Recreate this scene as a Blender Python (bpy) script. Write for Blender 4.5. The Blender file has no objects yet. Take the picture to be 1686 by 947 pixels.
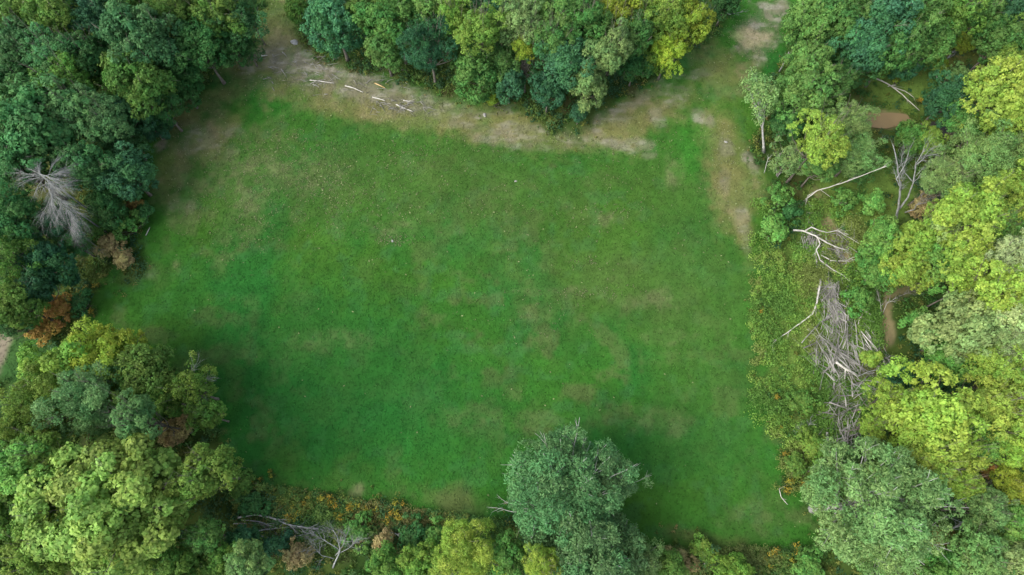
import bpy, math, random
import numpy as np
from mathutils import Vector

sc = bpy.context.scene
COL = sc.collection

# ---------------------------------------------------------------- camera, light, exposure
CAM_H, TILT = 70.0, math.radians(18.5)
cd = bpy.data.cameras.new('camera'); cam = bpy.data.objects.new('camera', cd); COL.objects.link(cam)
cd.lens = 24; cd.sensor_width = 36; cd.clip_start = 1; cd.clip_end = 5000
cam.location = (0, 0, CAM_H); cam.rotation_euler = (TILT, 0, 0)
sc.camera = cam

SUN_DIR = Vector((-0.72, -0.30, 0.80)).normalized()      # towards the sun: from the left, a little from below
w = bpy.data.worlds.new('World'); sc.world = w; w.use_nodes = True
nt = w.node_tree; nt.nodes.clear()
wo = nt.nodes.new('ShaderNodeOutputWorld'); bg = nt.nodes.new('ShaderNodeBackground')
sky = nt.nodes.new('ShaderNodeTexSky'); sky.sky_type = 'NISHITA'; sky.sun_disc = False
sky.sun_elevation = math.asin(SUN_DIR.z); sky.sun_rotation = math.atan2(SUN_DIR.x, SUN_DIR.y)
sky.air_density = 1.0; sky.dust_density = 3.0; sky.ozone_density = 1.0
bg.inputs['Strength'].default_value = 0.15
hz = nt.nodes.new('ShaderNodeHueSaturation'); hz.inputs['Saturation'].default_value = .55      # thin high cloud
nt.links.new(sky.outputs[0], hz.inputs['Color']); nt.links.new(hz.outputs[0], bg.inputs[0]); nt.links.new(bg.outputs[0], wo.inputs[0])
sd = bpy.data.lights.new('sun', 'SUN'); sd.energy = 1.15; sd.angle = math.radians(45); sd.color = (1.0, 0.94, 0.84)
sun = bpy.data.objects.new('sun', sd); COL.objects.link(sun)
sun.rotation_euler = SUN_DIR.to_track_quat('Z', 'Y').to_euler(); sun.location = (-60, -30, 90)

sc.view_settings.view_transform = 'Standard'; sc.view_settings.look = 'None'
sc.view_settings.gamma = 1.0; sc.view_settings.use_curve_mapping = False
sc.view_settings.exposure = 1.3
sc.render.engine = 'CYCLES'

# ---------------------------------------------------------------- helpers
F = 1124.0
def at(px, py, z=0.0):
    """point of the place seen at photo pixel (px, py), at height z"""
    a, b = (px-843)/F, -(py-473.5)/F
    d = (a, b*math.cos(TILT)+math.sin(TILT), b*math.sin(TILT)-math.cos(TILT))
    t = (z-CAM_H)/d[2]
    return Vector((d[0]*t, d[1]*t, z))
def scale_at(px, py, z=0.0):
    b = -(py-473.5)/F
    dz = b*math.sin(TILT)-math.cos(TILT)
    return (CAM_H-z)/(-dz)/F
def tag(o, label=None, cat=None, group=None, kind=None):
    if label: o['label'] = label
    if cat: o['category'] = cat
    if group: o['group'] = group
    if kind: o['kind'] = kind
    return o
def link(name, me, mat=None, parent=None):
    o = bpy.data.objects.new(name, me); COL.objects.link(o)
    if mat and me is not None and not me.materials: me.materials.append(mat)
    if parent: o.parent = parent
    return o

def lattice(x, y, s, seed):
    """smooth value noise in 0..1"""
    xs, ys = x/s, y/s
    xi, yi = np.floor(xs).astype(np.int64), np.floor(ys).astype(np.int64)
    fx, fy = xs-xi, ys-yi
    fx = fx*fx*(3-2*fx); fy = fy*fy*(3-2*fy)
    def h(i, j):
        n = (i*374761393 + j*668265263 + seed*974711) & 0xffffffff
        n = ((n ^ (n >> 13))*1274126177) & 0xffffffff
        n = n ^ (n >> 16)
        return (n & 0xffff)/65535.0
    return (h(xi, yi)*(1-fx)+h(xi+1, yi)*fx)*(1-fy) + (h(xi, yi+1)*(1-fx)+h(xi+1, yi+1)*fx)*fy
def fbm(x, y, s, seed, octv=4):
    r = 0; a = 1; t = 0
    for k in range(octv):
        r = r + a*lattice(x+17.3*k, y-9.1*k, s/2**k, seed+k*31); t += a; a *= .55
    return r/t
def sstep(a, b, v):
    t = np.clip((v-a)/(b-a), 0, 1); return t*t*(3-2*t)

# ---------------------------------------------------------------- materials
def mat_new(name):
    m = bpy.data.materials.new(name); m.use_nodes = True; m.node_tree.nodes.clear(); return m
def leaf_material(name, from_object=True):
    m = mat_new(name); t = m.node_tree; N = t.nodes.new; L = t.links.new
    out = N('ShaderNodeOutputMaterial'); mix = N('ShaderNodeMixShader'); mix.inputs[0].default_value = .42
    p = N('ShaderNodeBsdfPrincipled'); p.inputs['Roughness'].default_value = .62; p.inputs['Specular IOR Level'].default_value = .22
    tr = N('ShaderNodeBsdfTranslucent')
    if from_object:
        oi = N('ShaderNodeObjectInfo'); at_ = N('ShaderNodeAttribute'); at_.attribute_name = 'tint'
        sep = N('ShaderNodeSeparateColor'); L(at_.outputs['Color'], sep.inputs[0])
        mr = N('ShaderNodeMapRange'); mr.inputs['To Min'].default_value = .5; mr.inputs['To Max'].default_value = 1.6
        L(sep.outputs[0], mr.inputs['Value'])
        hs = N('ShaderNodeHueSaturation'); L(oi.outputs['Color'], hs.inputs['Color']); L(mr.outputs[0], hs.inputs['Value'])
        mh = N('ShaderNodeMapRange'); mh.inputs['To Min'].default_value = .522; mh.inputs['To Max'].default_value = .474
        L(sep.outputs[1], mh.inputs['Value']); L(mh.outputs[0], hs.inputs['Hue'])
        c = hs.outputs[0]
    else:
        a = N('ShaderNodeAttribute'); a.attribute_name = 'col'; c = a.outputs['Color']
    L(c, p.inputs['Base Color']); L(c, tr.inputs['Color'])
    L(p.outputs[0], mix.inputs[1]); L(tr.outputs[0], mix.inputs[2]); L(mix.outputs[0], out.inputs[0])
    return m
LEAF = leaf_material('leaves'); LEAFC = leaf_material('plant_leaves', False)
SWARD = mat_new('sward')
_n = SWARD.node_tree.nodes; _o = _n.new('ShaderNodeOutputMaterial'); _p = _n.new('ShaderNodeBsdfPrincipled'); _a = _n.new('ShaderNodeAttribute'); _a.attribute_name = 'col'
_p.inputs['Roughness'].default_value = .9; _p.inputs['Specular IOR Level'].default_value = .1
SWARD.node_tree.links.new(_a.outputs['Color'], _p.inputs['Base Color']); SWARD.node_tree.links.new(_p.outputs[0], _o.inputs[0])
def bark_material(name, c1, c2, s=3.0):
    m = mat_new(name); t = m.node_tree; N = t.nodes.new; L = t.links.new
    out = N('ShaderNodeOutputMaterial'); p = N('ShaderNodeBsdfPrincipled'); p.inputs['Roughness'].default_value = .85
    p.inputs['Specular IOR Level'].default_value = .2
    tc = N('ShaderNodeTexCoord'); no = N('ShaderNodeTexNoise'); no.inputs['Scale'].default_value = s; no.inputs['Detail'].default_value = 6
    L(tc.outputs['Object'], no.inputs['Vector'])
    r = N('ShaderNodeValToRGB'); r.color_ramp.elements[0].position = .35; r.color_ramp.elements[1].position = .65
    r.color_ramp.elements[0].color = (*c1, 1); r.color_ramp.elements[1].color = (*c2, 1)
    L(no.outputs[0], r.inputs[0]); L(r.outputs[0], p.inputs['Base Color'])
    b = N('ShaderNodeBump'); b.inputs['Strength'].default_value = .5; b.inputs['Distance'].default_value = .05
    L(no.outputs[0], b.inputs['Height']); L(b.outputs[0], p.inputs['Normal']); L(p.outputs[0], out.inputs[0])
    return m
BARK = bark_material('bark', (.10, .085, .07), (.2, .18, .15))
PALEBARK = bark_material('pale_bark', (.24, .24, .22), (.42, .42, .39))
DEAD = bark_material('dead_wood', (.14, .148, .14), (.29, .30, .285))
WHITE = bark_material('bleached_wood', (.30, .29, .25), (.52, .51, .45), 2)
TWIG = bark_material('brushwood', (.10, .098, .085), (.30, .295, .265), .9)
STRAWWOOD = bark_material('split_wood', (.4, .27, .12), (.6, .45, .22), 4)
STONE = bark_material('stone', (.20, .20, .18), (.36, .36, .34), 2)

# ---------------------------------------------------------------- mesh builders
def quads_mesh(name, V, tint=None, col=None):
    n = len(V)//4
    me = bpy.data.meshes.new(name)
    me.vertices.add(len(V)); me.vertices.foreach_set('co', np.ascontiguousarray(V, dtype=np.float32).ravel())
    me.loops.add(4*n); me.loops.foreach_set('vertex_index', np.arange(4*n, dtype=np.int32))
    me.polygons.add(n); me.polygons.foreach_set('loop_start', np.arange(n, dtype=np.int32)*4)
    me.polygons.foreach_set('loop_total', np.full(n, 4, dtype=np.int32))
    me.update(calc_edges=True)
    if tint is not None:
        a = me.attributes.new('tint', 'FLOAT_COLOR', 'POINT')
        t = np.ones((n, 4), np.float32); t[:, :tint.shape[1]] = tint
        a.data.foreach_set('color', np.repeat(t, 4, 0).ravel())
    if col is not None:
        a = me.attributes.new('col', 'FLOAT_COLOR', 'POINT')
        t = np.ones((n, 4), np.float32); t[:, :3] = col
        a.data.foreach_set('color', np.repeat(t, 4, 0).ravel())
    return me
def norm(v): return v/np.maximum(np.linalg.norm(v, axis=-1, keepdims=True), 1e-6)
def leaf_quads(c, n, size, rg, jit=.6, aspect=.6):
    k = len(c)
    n = norm(n + rg.normal(0, jit, (k, 3)))
    t = norm(np.cross(n, rg.normal(0, 1, (k, 3)))); b = np.cross(n, t)
    s = np.asarray(size).reshape(-1, 1)*np.ones((k, 1)); s2 = s*aspect
    V = np.empty((k, 4, 3)); V[:, 0] = c+t*s; V[:, 1] = c+b*s2; V[:, 2] = c-t*s; V[:, 3] = c-b*s2
    return V.reshape(-1, 3)

def tube(V, Fc, pts, rads, sides=6):
    pts = [Vector(p) for p in pts]; base = len(V); n = len(pts)
    up = Vector((.3, .2, .9))
    for i, p in enumerate(pts):
        d = (pts[min(i+1, n-1)]-pts[max(i-1, 0)])
        if d.length < 1e-6: d = Vector((0, 0, 1))
        d.normalize()
        a = d.cross(up)
        if a.length < .1: a = d.cross(Vector((1, 0, 0)))
        a.normalize(); b = d.cross(a)
        for k in range(sides):
            th = 2*math.pi*k/sides
            V.append(tuple(p+(a*math.cos(th)+b*math.sin(th))*rads[i]))
    for i in range(n-1):
        for k in range(sides):
            k2 = (k+1) % sides
            Fc.append((base+i*sides+k, base+i*sides+k2, base+(i+1)*sides+k2, base+(i+1)*sides+k))
    Fc.append(tuple(base+k for k in range(sides-1, -1, -1)))
    Fc.append(tuple(base+(n-1)*sides+k for k in range(sides)))
def poly_mesh(name, V, Fc, smooth=True):
    me = bpy.data.meshes.new(name); me.from_pydata(V, [], Fc)
    if smooth: me.polygons.foreach_set('use_smooth', [True]*len(me.polygons))
    me.update(); return me
def wiggle(p0, p1, n, amp, rnd, sag=0):
    out = []
    L = (p1-p0).length
    o = Vector((0, 0, 0))
    for i in range(n+1):
        t = i/n
        if 0 < i: o = o + Vector((rnd.uniform(-1, 1), rnd.uniform(-1, 1), rnd.uniform(-1, 1)))*amp*L/n
        out.append(p0.lerp(p1, t)+o+Vector((0, 0, sag*L*math.sin(t*math.pi))))
    return out
def twig_fan(V, Fc, p, d, length, rad, depth, rnd, droop=-.05, spread=.55, kids=4, sides=4):
    """one bare branch with its side twigs"""
    n = 5; pts = [p.copy()]; dirs = [d.copy()]
    q = p.copy(); dd = d.normalized()
    for i in range(n):
        dd = (dd+Vector((rnd.gauss(0, .13), rnd.gauss(0, .13), rnd.gauss(0, .1)+droop))).normalized()
        q = q+dd*length/n; pts.append(q.copy()); dirs.append(dd.copy())
    tube(V, Fc, pts, [rad*(1-.8*i/n) for i in range(n+1)], sides)
    if depth <= 0: return
    for k in range(kids):
        i = rnd.randint(1, n-1)
        s = Vector((rnd.gauss(0, 1), rnd.gauss(0, 1), rnd.gauss(0, .5)))
        s = (s-dirs[i]*s.dot(dirs[i])).normalized()
        twig_fan(V, Fc, pts[i], (dirs[i]+s*spread*rnd.uniform(.6, 1.4)).normalized(), length*rnd.uniform(.4, .65), rad*(1-.8*i/n)*.6, depth-1, rnd, droop, spread, kids, 3)

# crown: lobes on a dome, leafy clumps on the lobes, leaf faces on the clumps
def make_crown(seed, R, Hz, nl=34, lr=.3, nsub=44, sr=.55, nleaf=11, leaf=.2, low=-.8, gap=.1, flat=.75, jit=.42, aspect=.65, rough=.22):
    rg = np.random.default_rng(seed)
    k = np.arange(nl)+.5
    z = 1-(1-low)*k/nl; th = k*2.399963+rg.uniform(0, 6.28)
    rr = np.sqrt(1-z*z)
    D = np.stack([rr*np.cos(th), rr*np.sin(th), z], 1)+rg.normal(0, .13, (nl, 3)); D = norm(D)
    keep = rg.random(nl) > gap; keep[:3] = True
    D = D[keep]; m = len(D)
    ph = rg.uniform(0, 6.28, 3)
    az = np.arctan2(D[:, 1], D[:, 0])
    out = 1+rough*(.5*np.sin(2*az+ph[0])+.35*np.sin(3*az+ph[1])+.4*np.sin(5*az+ph[2]))*rr[keep]
    lrad = R*lr*rg.uniform(.6, 1.45, m)
    C = D*(np.array([R, R, Hz])-lrad[:, None]*.85)*(out*rg.uniform(.76, 1.10, m))[:, None]
    C = np.vstack([C, D[:m//2]*np.array([R, R, Hz])*.45]); D2 = np.vstack([D, D[:m//2]]); lrad = np.r_[lrad, np.full(m//2, R*lr)]
    lt = rg.random(len(C)); lh = rg.random(len(C))
    # clumps
    ns = np.maximum(6, (nsub*(lrad/(R*lr))**2).astype(int))
    idx = np.repeat(np.arange(len(C)), ns)
    q = norm(rg.normal(0, 1, (len(idx), 3)) + D2[idx]*.75 + np.array([0, 0, .35]))
    sc_ = np.array([1, 1, flat])
    sub = C[idx]+q*lrad[idx][:, None]*sc_*rg.uniform(.72, 1.12, (len(idx), 1))
    st = rg.random(len(sub)); sh = rg.random(len(sub)); srr = sr*rg.uniform(.6, 1.35, len(sub))
    j = np.repeat(np.arange(len(sub)), nleaf)
    d = norm(rg.normal(0, 1, (len(j), 3)) + q[j]*.6+np.array([0, 0, .25]))
    P = sub[j]+d*srr[j][:, None]*rg.uniform(.35, 1.0, (len(j), 1))*np.array([1, 1, .7])
    V = leaf_quads(P, d*.75+q[j]*.45+np.array([0, 0, .38]), leaf*rg.uniform(.6, 1.35, len(j)), rg, jit, aspect)
    tint = np.stack([.5+(lt[idx][j]-.5)*.3+(st[j]-.5)*.38+rg.normal(0, .13, len(j)),
                     .5+(lh[idx][j]-.5)*.75+(sh[j]-.5)*.5+rg.normal(0, .1, len(j)), np.zeros(len(j))], 1)
    return V, np.clip(tint, 0, 1), C, lrad
def tree_wood(seed, C, zc, R, base_off=(0, 0), tr=None, frac=.6):
    """trunk (from the ground to inside the crown) and branches to the lobes; crown centre is (0,0,zc)"""
    rnd = random.Random(seed)
    tr = tr or max(.10, R*.06)
    V, Fc = [], []
    b = Vector((base_off[0], base_off[1], -.15)); top = Vector((0, 0, zc+R*.15))
    pts = wiggle(b, top, 7, .05, rnd); rads = [tr*1.5]+[tr*(1-.75*i/7) for i in range(1, 8)]
    tube(V, Fc, pts, rads, 8)
    trunk = poly_mesh('trunk', V, Fc)
    V, Fc = [], []
    cs = [c for c in C if rnd.random() < frac]
    for c in cs:
        e = Vector(c)+Vector((0, 0, zc))
        i = rnd.choice([3, 4, 4, 5, 5, 6]); s = pts[i]
        if s.z > e.z: i = 3; s = pts[i]
        mid = s.lerp(e, .5)+Vector((0, 0, -.08*R))
        pp = wiggle(s, mid, 3, .12, rnd)+wiggle(mid, e+(e-mid)*.35, 4, .14, rnd)[1:]
        r = rads[i]*.55
        tube(V, Fc, pp, [r*(1-.85*q/(len(pp)-1)) for q in range(len(pp))], 5)
        for t in range(3):
            a = pp[rnd.randint(3, 6)]
            dd = (e-s).normalized()+Vector((rnd.gauss(0, .5), rnd.gauss(0, .5), rnd.gauss(.1, .4)))
            twig_fan(V, Fc, a, dd.normalized(), R*.3, r*.35, 0, rnd)
    return trunk, poly_mesh('branches', V, Fc)

KINDS = {   # make_crown arguments for a tree of about 4 m crown radius
    'broad': dict(nl=52, lr=.23, nsub=26, sr=.36, nleaf=15, leaf=.13, rough=.5, flat=.85),
    'lumpy': dict(nl=46, lr=.25, nsub=22, sr=.42, nleaf=20, leaf=.125, rough=.5, gap=.14, flat=.95),
    'fine':  dict(nl=60, lr=.2, nsub=26, sr=.36, nleaf=17, leaf=.10, jit=.6, aspect=.42, rough=.5),
    'dense': dict(nl=54, lr=.22, nsub=22, sr=.34, nleaf=15, leaf=.125, rough=.16, gap=.03),
    'open':  dict(nl=34, lr=.22, nsub=22, sr=.36, nleaf=11, leaf=.12, gap=.25, rough=.5, jit=.6),
}
POOL = {}
def pool(kind, i):
    k = (kind, i)
    if k not in POOL:
        a = dict(KINDS[kind]); seed = sum(map(ord, kind))*7+i*101
        V, t, C, lr = make_crown(seed, 4.0, 3.7, **a)
        me = quads_mesh('crown', V, tint=t); me.materials.append(LEAF)
        tr, br = tree_wood(seed, C, 6.5, 4.0)
        tr.materials.append(BARK); br.materials.append(BARK)
        POOL[k] = (me, tr, br)
    return POOL[k]
COLORS = {
    'teal': (0.062, 0.190, 0.080), 'darkteal': (0.042, 0.140, 0.060), 'green': (0.115, 0.275, 0.058), 'dark': (0.055, 0.171, 0.046),
    'leaf': (0.153, 0.343, 0.073), 'olive': (0.159, 0.286, 0.047), 'darkolive': (0.11, 0.229, 0.042), 'gold': (0.244, 0.354, 0.041),
    'yellow': (0.255, 0.38, 0.062), 'lime': (0.254, 0.394, 0.062), 'pale': (0.281, 0.419, 0.144), 'palest': (0.368, 0.494, 0.207), 'grey': (0.186, 0.325, 0.101),
    'sage': (0.120, 0.262, 0.090), 'maple': (0.255, 0.43, 0.085), 'brown': (0.33, 0.28, 0.12), 'orange': (0.36, 0.235, 0.06), 'rust': (0.25, 0.18, 0.05), 'deep': (.098, .255, .080), 'deepgreen': (.075, .205, .065), 'mid': (0.125, 0.27, 0.062), 'darkmid': (0.088, 0.215, 0.050),
}
cr = random.Random(5)
# sun and sky shade each crown; leaf colours also carry some shaded-left, sunlit-right tone
def place_tree(name, px, py, r, h, col, kind, label, cat='tree', group=None, base=None, unique=None, vz=.92, bark=BARK, wood=True, cj=.12):
    zc = .62*h
    for _ in range(3):
        R = r*scale_at(px, py, zc); Hz = min(R*vz*1.25, h*.49); zc = h-Hz*1.0
    p = at(px, py, zc)
    off = (0, 0)
    if base: bpt = at(base[0], base[1], 0); off = (bpt.x-p.x, bpt.y-p.y)
    root = bpy.data.objects.new(name, None); COL.objects.link(root); root.empty_display_size = .5
    tag(root, label, cat, group)
    c = COLORS[col]; v = cr.uniform(1-cj, 1+cj)
    c = tuple(x*v*cr.uniform(.95, 1.05) for x in c)
    if unique or base:
        a = dict(KINDS[kind]); a.update(unique or {})
        bark_m = bark; seed = int(px*13+py*7)
        V, t, C, lr = make_crown(seed, R, Hz, **a)
        me = quads_mesh('crown', V, tint=t); me.materials.append(LEAF)
        tr, br = tree_wood(seed, C, zc, R, off, frac=.95); tr.materials.append(bark_m); br.materials.append(bark_m)
        cro = link('crown', me, parent=root); cro.location = (0, 0, zc)
        link('trunk', tr, parent=root); link('branches', br, parent=root)
        root.location = (p.x, p.y, 0)
        if base:   # origin at the foot of the trunk
            root.location = (bpt.x, bpt.y, 0)
            for ch in root.children: ch.location.x -= off[0]; ch.location.y -= off[1]
    else:
        me, tr, br = pool(kind, cr.randint(0, 3))
        root.location = (p.x, p.y, 0); root.rotation_euler.z = cr.uniform(0, 6.28)
        s = R/4.0
        cro = link('crown', me, parent=root); cro.scale = (s*cr.uniform(.9, 1.15), s*cr.uniform(.9, 1.15), Hz/3.7); cro.location = (0, 0, zc)
        if wood:
            q = zc/6.5
            link('trunk', tr, parent=root).scale = (s, s, q); link('branches', br, parent=root).scale = (s, s, q)
    cro.color = (*c, 1)
    return root
# ---------------------------------------------------------------- ground (one sheet, fine in the middle, reaching the horizon)
def axis(a, b, step, far):
    mid = np.arange(a, b+1e-6, step); out = []
    d = step; v = b
    while v < far: d *= 1.35; v += d; out.append(v)
    lo = []; d = step; v = a
    while v > -far: d *= 1.35; v -= d; lo.append(v)
    return np.array(lo[::-1]+list(mid)+out)
GX, GY = axis(-80, 80, .2, 1500), axis(-14, 76, .2, 1500)
X, Y = np.meshgrid(GX, GY)
def in_poly(X, Y, pts):
    r = np.zeros(X.shape, bool); n = len(pts)
    for i in range(n):
        x1, y1 = pts[i]; x2, y2 = pts[(i+1) % n]
        if y1 == y2: continue
        c = ((y1 > Y) != (y2 > Y)) & (X < (x2-x1)*(Y-y1)/(y2-y1)+x1)
        r ^= c
    return r
def seg_dist(X, Y, pts, closed=False):
    d = np.full(X.shape, 1e9); n = len(pts)
    for i in range(n if closed else n-1):
        x1, y1 = pts[i]; x2, y2 = pts[(i+1) % n]
        dx, dy = x2-x1, y2-y1; L = dx*dx+dy*dy+1e-9
        t = np.clip(((X-x1)*dx+(Y-y1)*dy)/L, 0, 1)
        d = np.minimum(d, np.hypot(X-x1-t*dx, Y-y1-t*dy))
    return d
def g(pts): return [(at(x, y).x, at(x, y).y) for x, y in pts]
FIELD = g([(432, -60), (425, 40), (405, 110), (335, 135), (292, 190), (240, 215), (236, 300), (232, 380), (215, 450), (165, 505), (120, 570),
           (300, 620), (368, 700), (392, 775), (455, 798), (560, 818), (650, 845), (740, 862), (850, 868), (1000, 880), (1080, 892), (1180, 905),
           (1340, 915), (1335, 860), (1292, 790), (1288, 690), (1252, 610), (1246, 520), (1252, 430), (1240, 360), (1255, 280), (1232, 180),
           (1290, 110), (1300, 10), (1300, -60), (1250, -60), (1190, 30), (1130, 90), (1080, 145), (1000, 185), (950, 215), (850, 192), (740, 158), (640, 130),
           (525, 92), (480, 60), (465, -60)])
inside = in_poly(X, Y, FIELD); de = seg_dist(X, Y, FIELD, True)
sdist = np.where(inside, de, -de)+ (fbm(X, Y, 4.0, 3, 5)-.5)*6.0          # >0 on the field
def blob(px, py, rx, ry, ang=0, soft=.5, nz=.55, seed=0, ns=2.5):
    c = at(px, py); s = scale_at(px, py)
    a = math.radians(ang); dx, dy = X-c.x, Y-c.y
    u = (dx*math.cos(a)-dy*math.sin(a))/(rx*s); v = (dx*math.sin(a)+dy*math.cos(a))/(ry*s)   # ang: clockwise in the photo
    d = np.hypot(u, v) + (fbm(X, Y, ns, 100+seed, 5)-.5)*2*nz + (fbm(X, Y, .7, 200+seed, 2)-.5)*.5
    return 1-sstep(1-soft, 1+soft*.6, d)
def mixc(c, k, m): return c*(1-m[..., None])+np.array(k)*m[..., None]
n1 = fbm(X, Y, 14, 1); n2 = fbm(X, Y, 3.2, 2, 5); n3 = fbm(X, Y, 1.0, 4, 3); n4 = fbm(X, Y, 7, 6, 4)
C = np.zeros(X.shape+(3,))+np.array((.047, .155, .024))
C = mixc(C, (.066, .155, .022), sstep(.45, .68, n1)*.7)                 # yellower grass
C = mixc(C, (.022, .135, .028), sstep(.5, .72, fbm(X, Y, 10, 8))*.75)   # lush clover
C = mixc(C, (.085, .150, .040), sstep(.52, .75, n2)*.55)
C = mixc(C, (.125, .150, .065), sstep(.50, .70, fbm(X, Y, 2.0, 9, 5))*sstep(.35, .65, fbm(X, Y, 16, 10))*.6)   # worn, brownish grass
C = mixc(C, (.070, .185, .075), sstep(.56, .72, fbm(X, Y, 1.5, 13, 4))*.35)
# low left of the field lusher, right side more olive; giant's shade painted too
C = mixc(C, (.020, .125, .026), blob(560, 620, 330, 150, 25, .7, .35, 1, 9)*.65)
C = mixc(C, (.020, .130, .030), blob(1060, 740, 190, 60, 0, .7, .3, 2, 6)*.5)  # soft shadow of the lone giant tree, painted into the grass colour
C = mixc(C, (.072, .155, .035), blob(1150, 500, 110, 330, 0, .7, .3, 3, 6)*.5)
C = mixc(C, (.095, .145, .045), blob(1010, 470, 190, 110, 0, .8, .6, 4, 6)*.45)
C = mixc(C, (.10, .135, .045), blob(700, 300, 420, 110, 5, .8, .6, 5, 5)*.4)
C = mixc(C, (.030, .185, .025), blob(440, 165, 50, 45, 0, .6, .5, 6)*.5)
C = mixc(C, (.045, .20, .025), blob(1140, 240, 32, 70, 20, .6, .5, 7)*.5)
C = mixc(C, (.13, .135, .06), blob(740, 825, 60, 24, 15, .7, .6, 8)*.6)
C = mixc(C, (.14, .135, .06), blob(1150, 885, 70, 16, 12, .7, .6, 9)*.7)
for k, (bx, by, rx, ry, an, am) in enumerate([(400, 320, 50, 90, 10, .5), (480, 280, 90, 40, 15, .4), (640, 380, 40, 22, 0, .5), (1010, 360, 40, 16, 0, .5),
        (920, 480, 60, 10, 0, .5), (1070, 490, 45, 18, 0, .5), (880, 515, 30, 14, 0, .4), (1100, 555, 50, 12, 0, .3), (290, 440, 12, 20, 0, .6), (310, 310, 50, 60, 0, .5),
        (1110, 290, 16, 34, 0, .5), (560, 560, 90, 20, 0, .25), (850, 690, 120, 20, 0, .25), (590, 805, 12, 14, 0, .7), (1240, 850, 50, 26, 0, .3), (1080, 690, 60, 30, 10, .3)]):
    C = mixc(C, (.20, .20, .11), blob(bx, by, rx, ry, an, .8, .9, 20+k, 1.8)*am*(.35+.9*sstep(.4, .7, n3)))
# dry margins and bare earth along the top
dry = np.zeros(X.shape)
for k, (bx, by, rx, ry, an) in enumerate([(640, 180, 230, 40, 14), (900, 215, 150, 34, 8), (1060, 190, 120, 42, -22), (1190, 120, 60, 60, -30), (1200, 270, 50, 120, 0),
        (450, 40, 42, 120, 0), (340, 225, 60, 50, -20), (290, 200, 50, 30, -40), (1225, 380, 18, 70, 0), (420, 110, 60, 30, 0), (280, 280, 30, 60, 0), (370, 155, 50, 30, -30)]):
    dry = np.maximum(dry, blob(bx, by, rx, ry, an, .6, .6, 50+k, 3.5))
C = mixc(C, (.19, .185, .075), dry*(.45+.5*sstep(.35, .7, n4)))
C = mixc(C, (.24, .21, .12), dry*sstep(.5, .68, n2)*.7)
earth = np.zeros(X.shape)
for k, (bx, by, rx, ry, an, am) in enumerate([(500, 110, 88, 30, 18, 1), (590, 140, 90, 26, 20, .9), (660, 172, 70, 14, 18, .8), (700, 165, 80, 20, 14, .55), (255, 300, 10, 40, 0, .15), (420, 105, 30, 16, -30, .7),
        (795, 190, 16, 8, 0, .8), (818, 220, 22, 10, 15, .8), (840, 235, 60, 12, 10, .5), (730, 182, 40, 9, 10, .5), (880, 215, 50, 10, 0, .5), (1000, 190, 44, 11, -30, .9), (1045, 238, 34, 14, 0, .6),
        (1010, 235, 26, 12, 0, .6), (1080, 195, 14, 22, 0, .6), (1060, 160, 34, 9, -30, .6), (1150, 190, 12, 14, 0, .7), (1168, 200, 9, 12, 0, .7), (1195, 240, 12, 26, 5, .6),
        (1238, 262, 18, 20, 0, .8), (1195, 300, 10, 24, 0, .4), (1250, 55, 46, 36, -20, .95), (1275, 25, 36, 30, 0, .9), (1250, 95, 14, 16, 0, .7), (335, 235, 44, 30, 20, .5), (264, 240, 11, 15, 30, .9),
        (1160, 120, 26, 10, -20, .5), (1225, 370, 12, 40, 0, .5), (3, 575, 9, 60, 0, 1), (300, 340, 20, 12, 0, .3), (380, 215, 20, 14, 0, .3), (230, 450, 26, 18, 0, .2), (1070, 255, 14, 8, 0, .5)]):
    earth = np.maximum(earth, am*blob(bx, by, rx, ry, an, .5, .75, 80+k, 2.0))
track = g([(425, 105), (490, 105), (560, 130), (640, 158), (720, 178), (800, 205), (880, 220), (945, 222), (1000, 192), (1060, 160), (1110, 145)])
band = (1-sstep(.6, 3.6, seg_dist(X, Y, track)+(fbm(X, Y, 2.2, 41, 5)-.5)*5))*sstep(.38, .62, fbm(X*.8+Y*.3, Y*1.8, 1.6, 42, 4))
earth = np.maximum(earth*.9, band*.5)
C = mixc(C, (.215, .20, .155), earth*(.35+.65*sstep(.3, .6, n3)))
C = mixc(C, (.34, .325, .285), earth*sstep(.50, .68, fbm(X*.55+Y*.5, Y*1.6-X*.2, .9, 12, 4))*.75)
C = mixc(C, (.46, .40, .27), blob(1235, 60, 30, 18, 10, .6, .7, 130, 1.6)*.75)
# woodland floor off the field
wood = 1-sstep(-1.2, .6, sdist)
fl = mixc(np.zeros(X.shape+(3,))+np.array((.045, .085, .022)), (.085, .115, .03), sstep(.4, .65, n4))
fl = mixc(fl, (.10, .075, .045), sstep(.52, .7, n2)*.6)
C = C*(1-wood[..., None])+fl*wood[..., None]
scrub = np.maximum.reduce([blob(1330, 560, 100, 200, 0, .6, .3, 140, 5), blob(1480, 130, 90, 60, 0, .5, .4, 141, 5), blob(1420, 330, 80, 110, 0, .5, .4, 142, 5), blob(1520, 110, 60, 60, 0, .5, .4, 146)])
C = mixc(C, (.19, .27, .07), scrub*wood*.9)
C = mixc(C, (.17, .16, .05), blob(1570, 90, 40, 50, 0, .5, .5, 143)*.7)
lf = blob(35, 590, 45, 50, 0, .5, .4, 144); C = mixc(C, (.05, .13, .04), lf*.8)
C = mixc(C, (.25, .22, .17), blob(3, 570, 12, 50, 0, .5, .4, 145))
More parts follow.
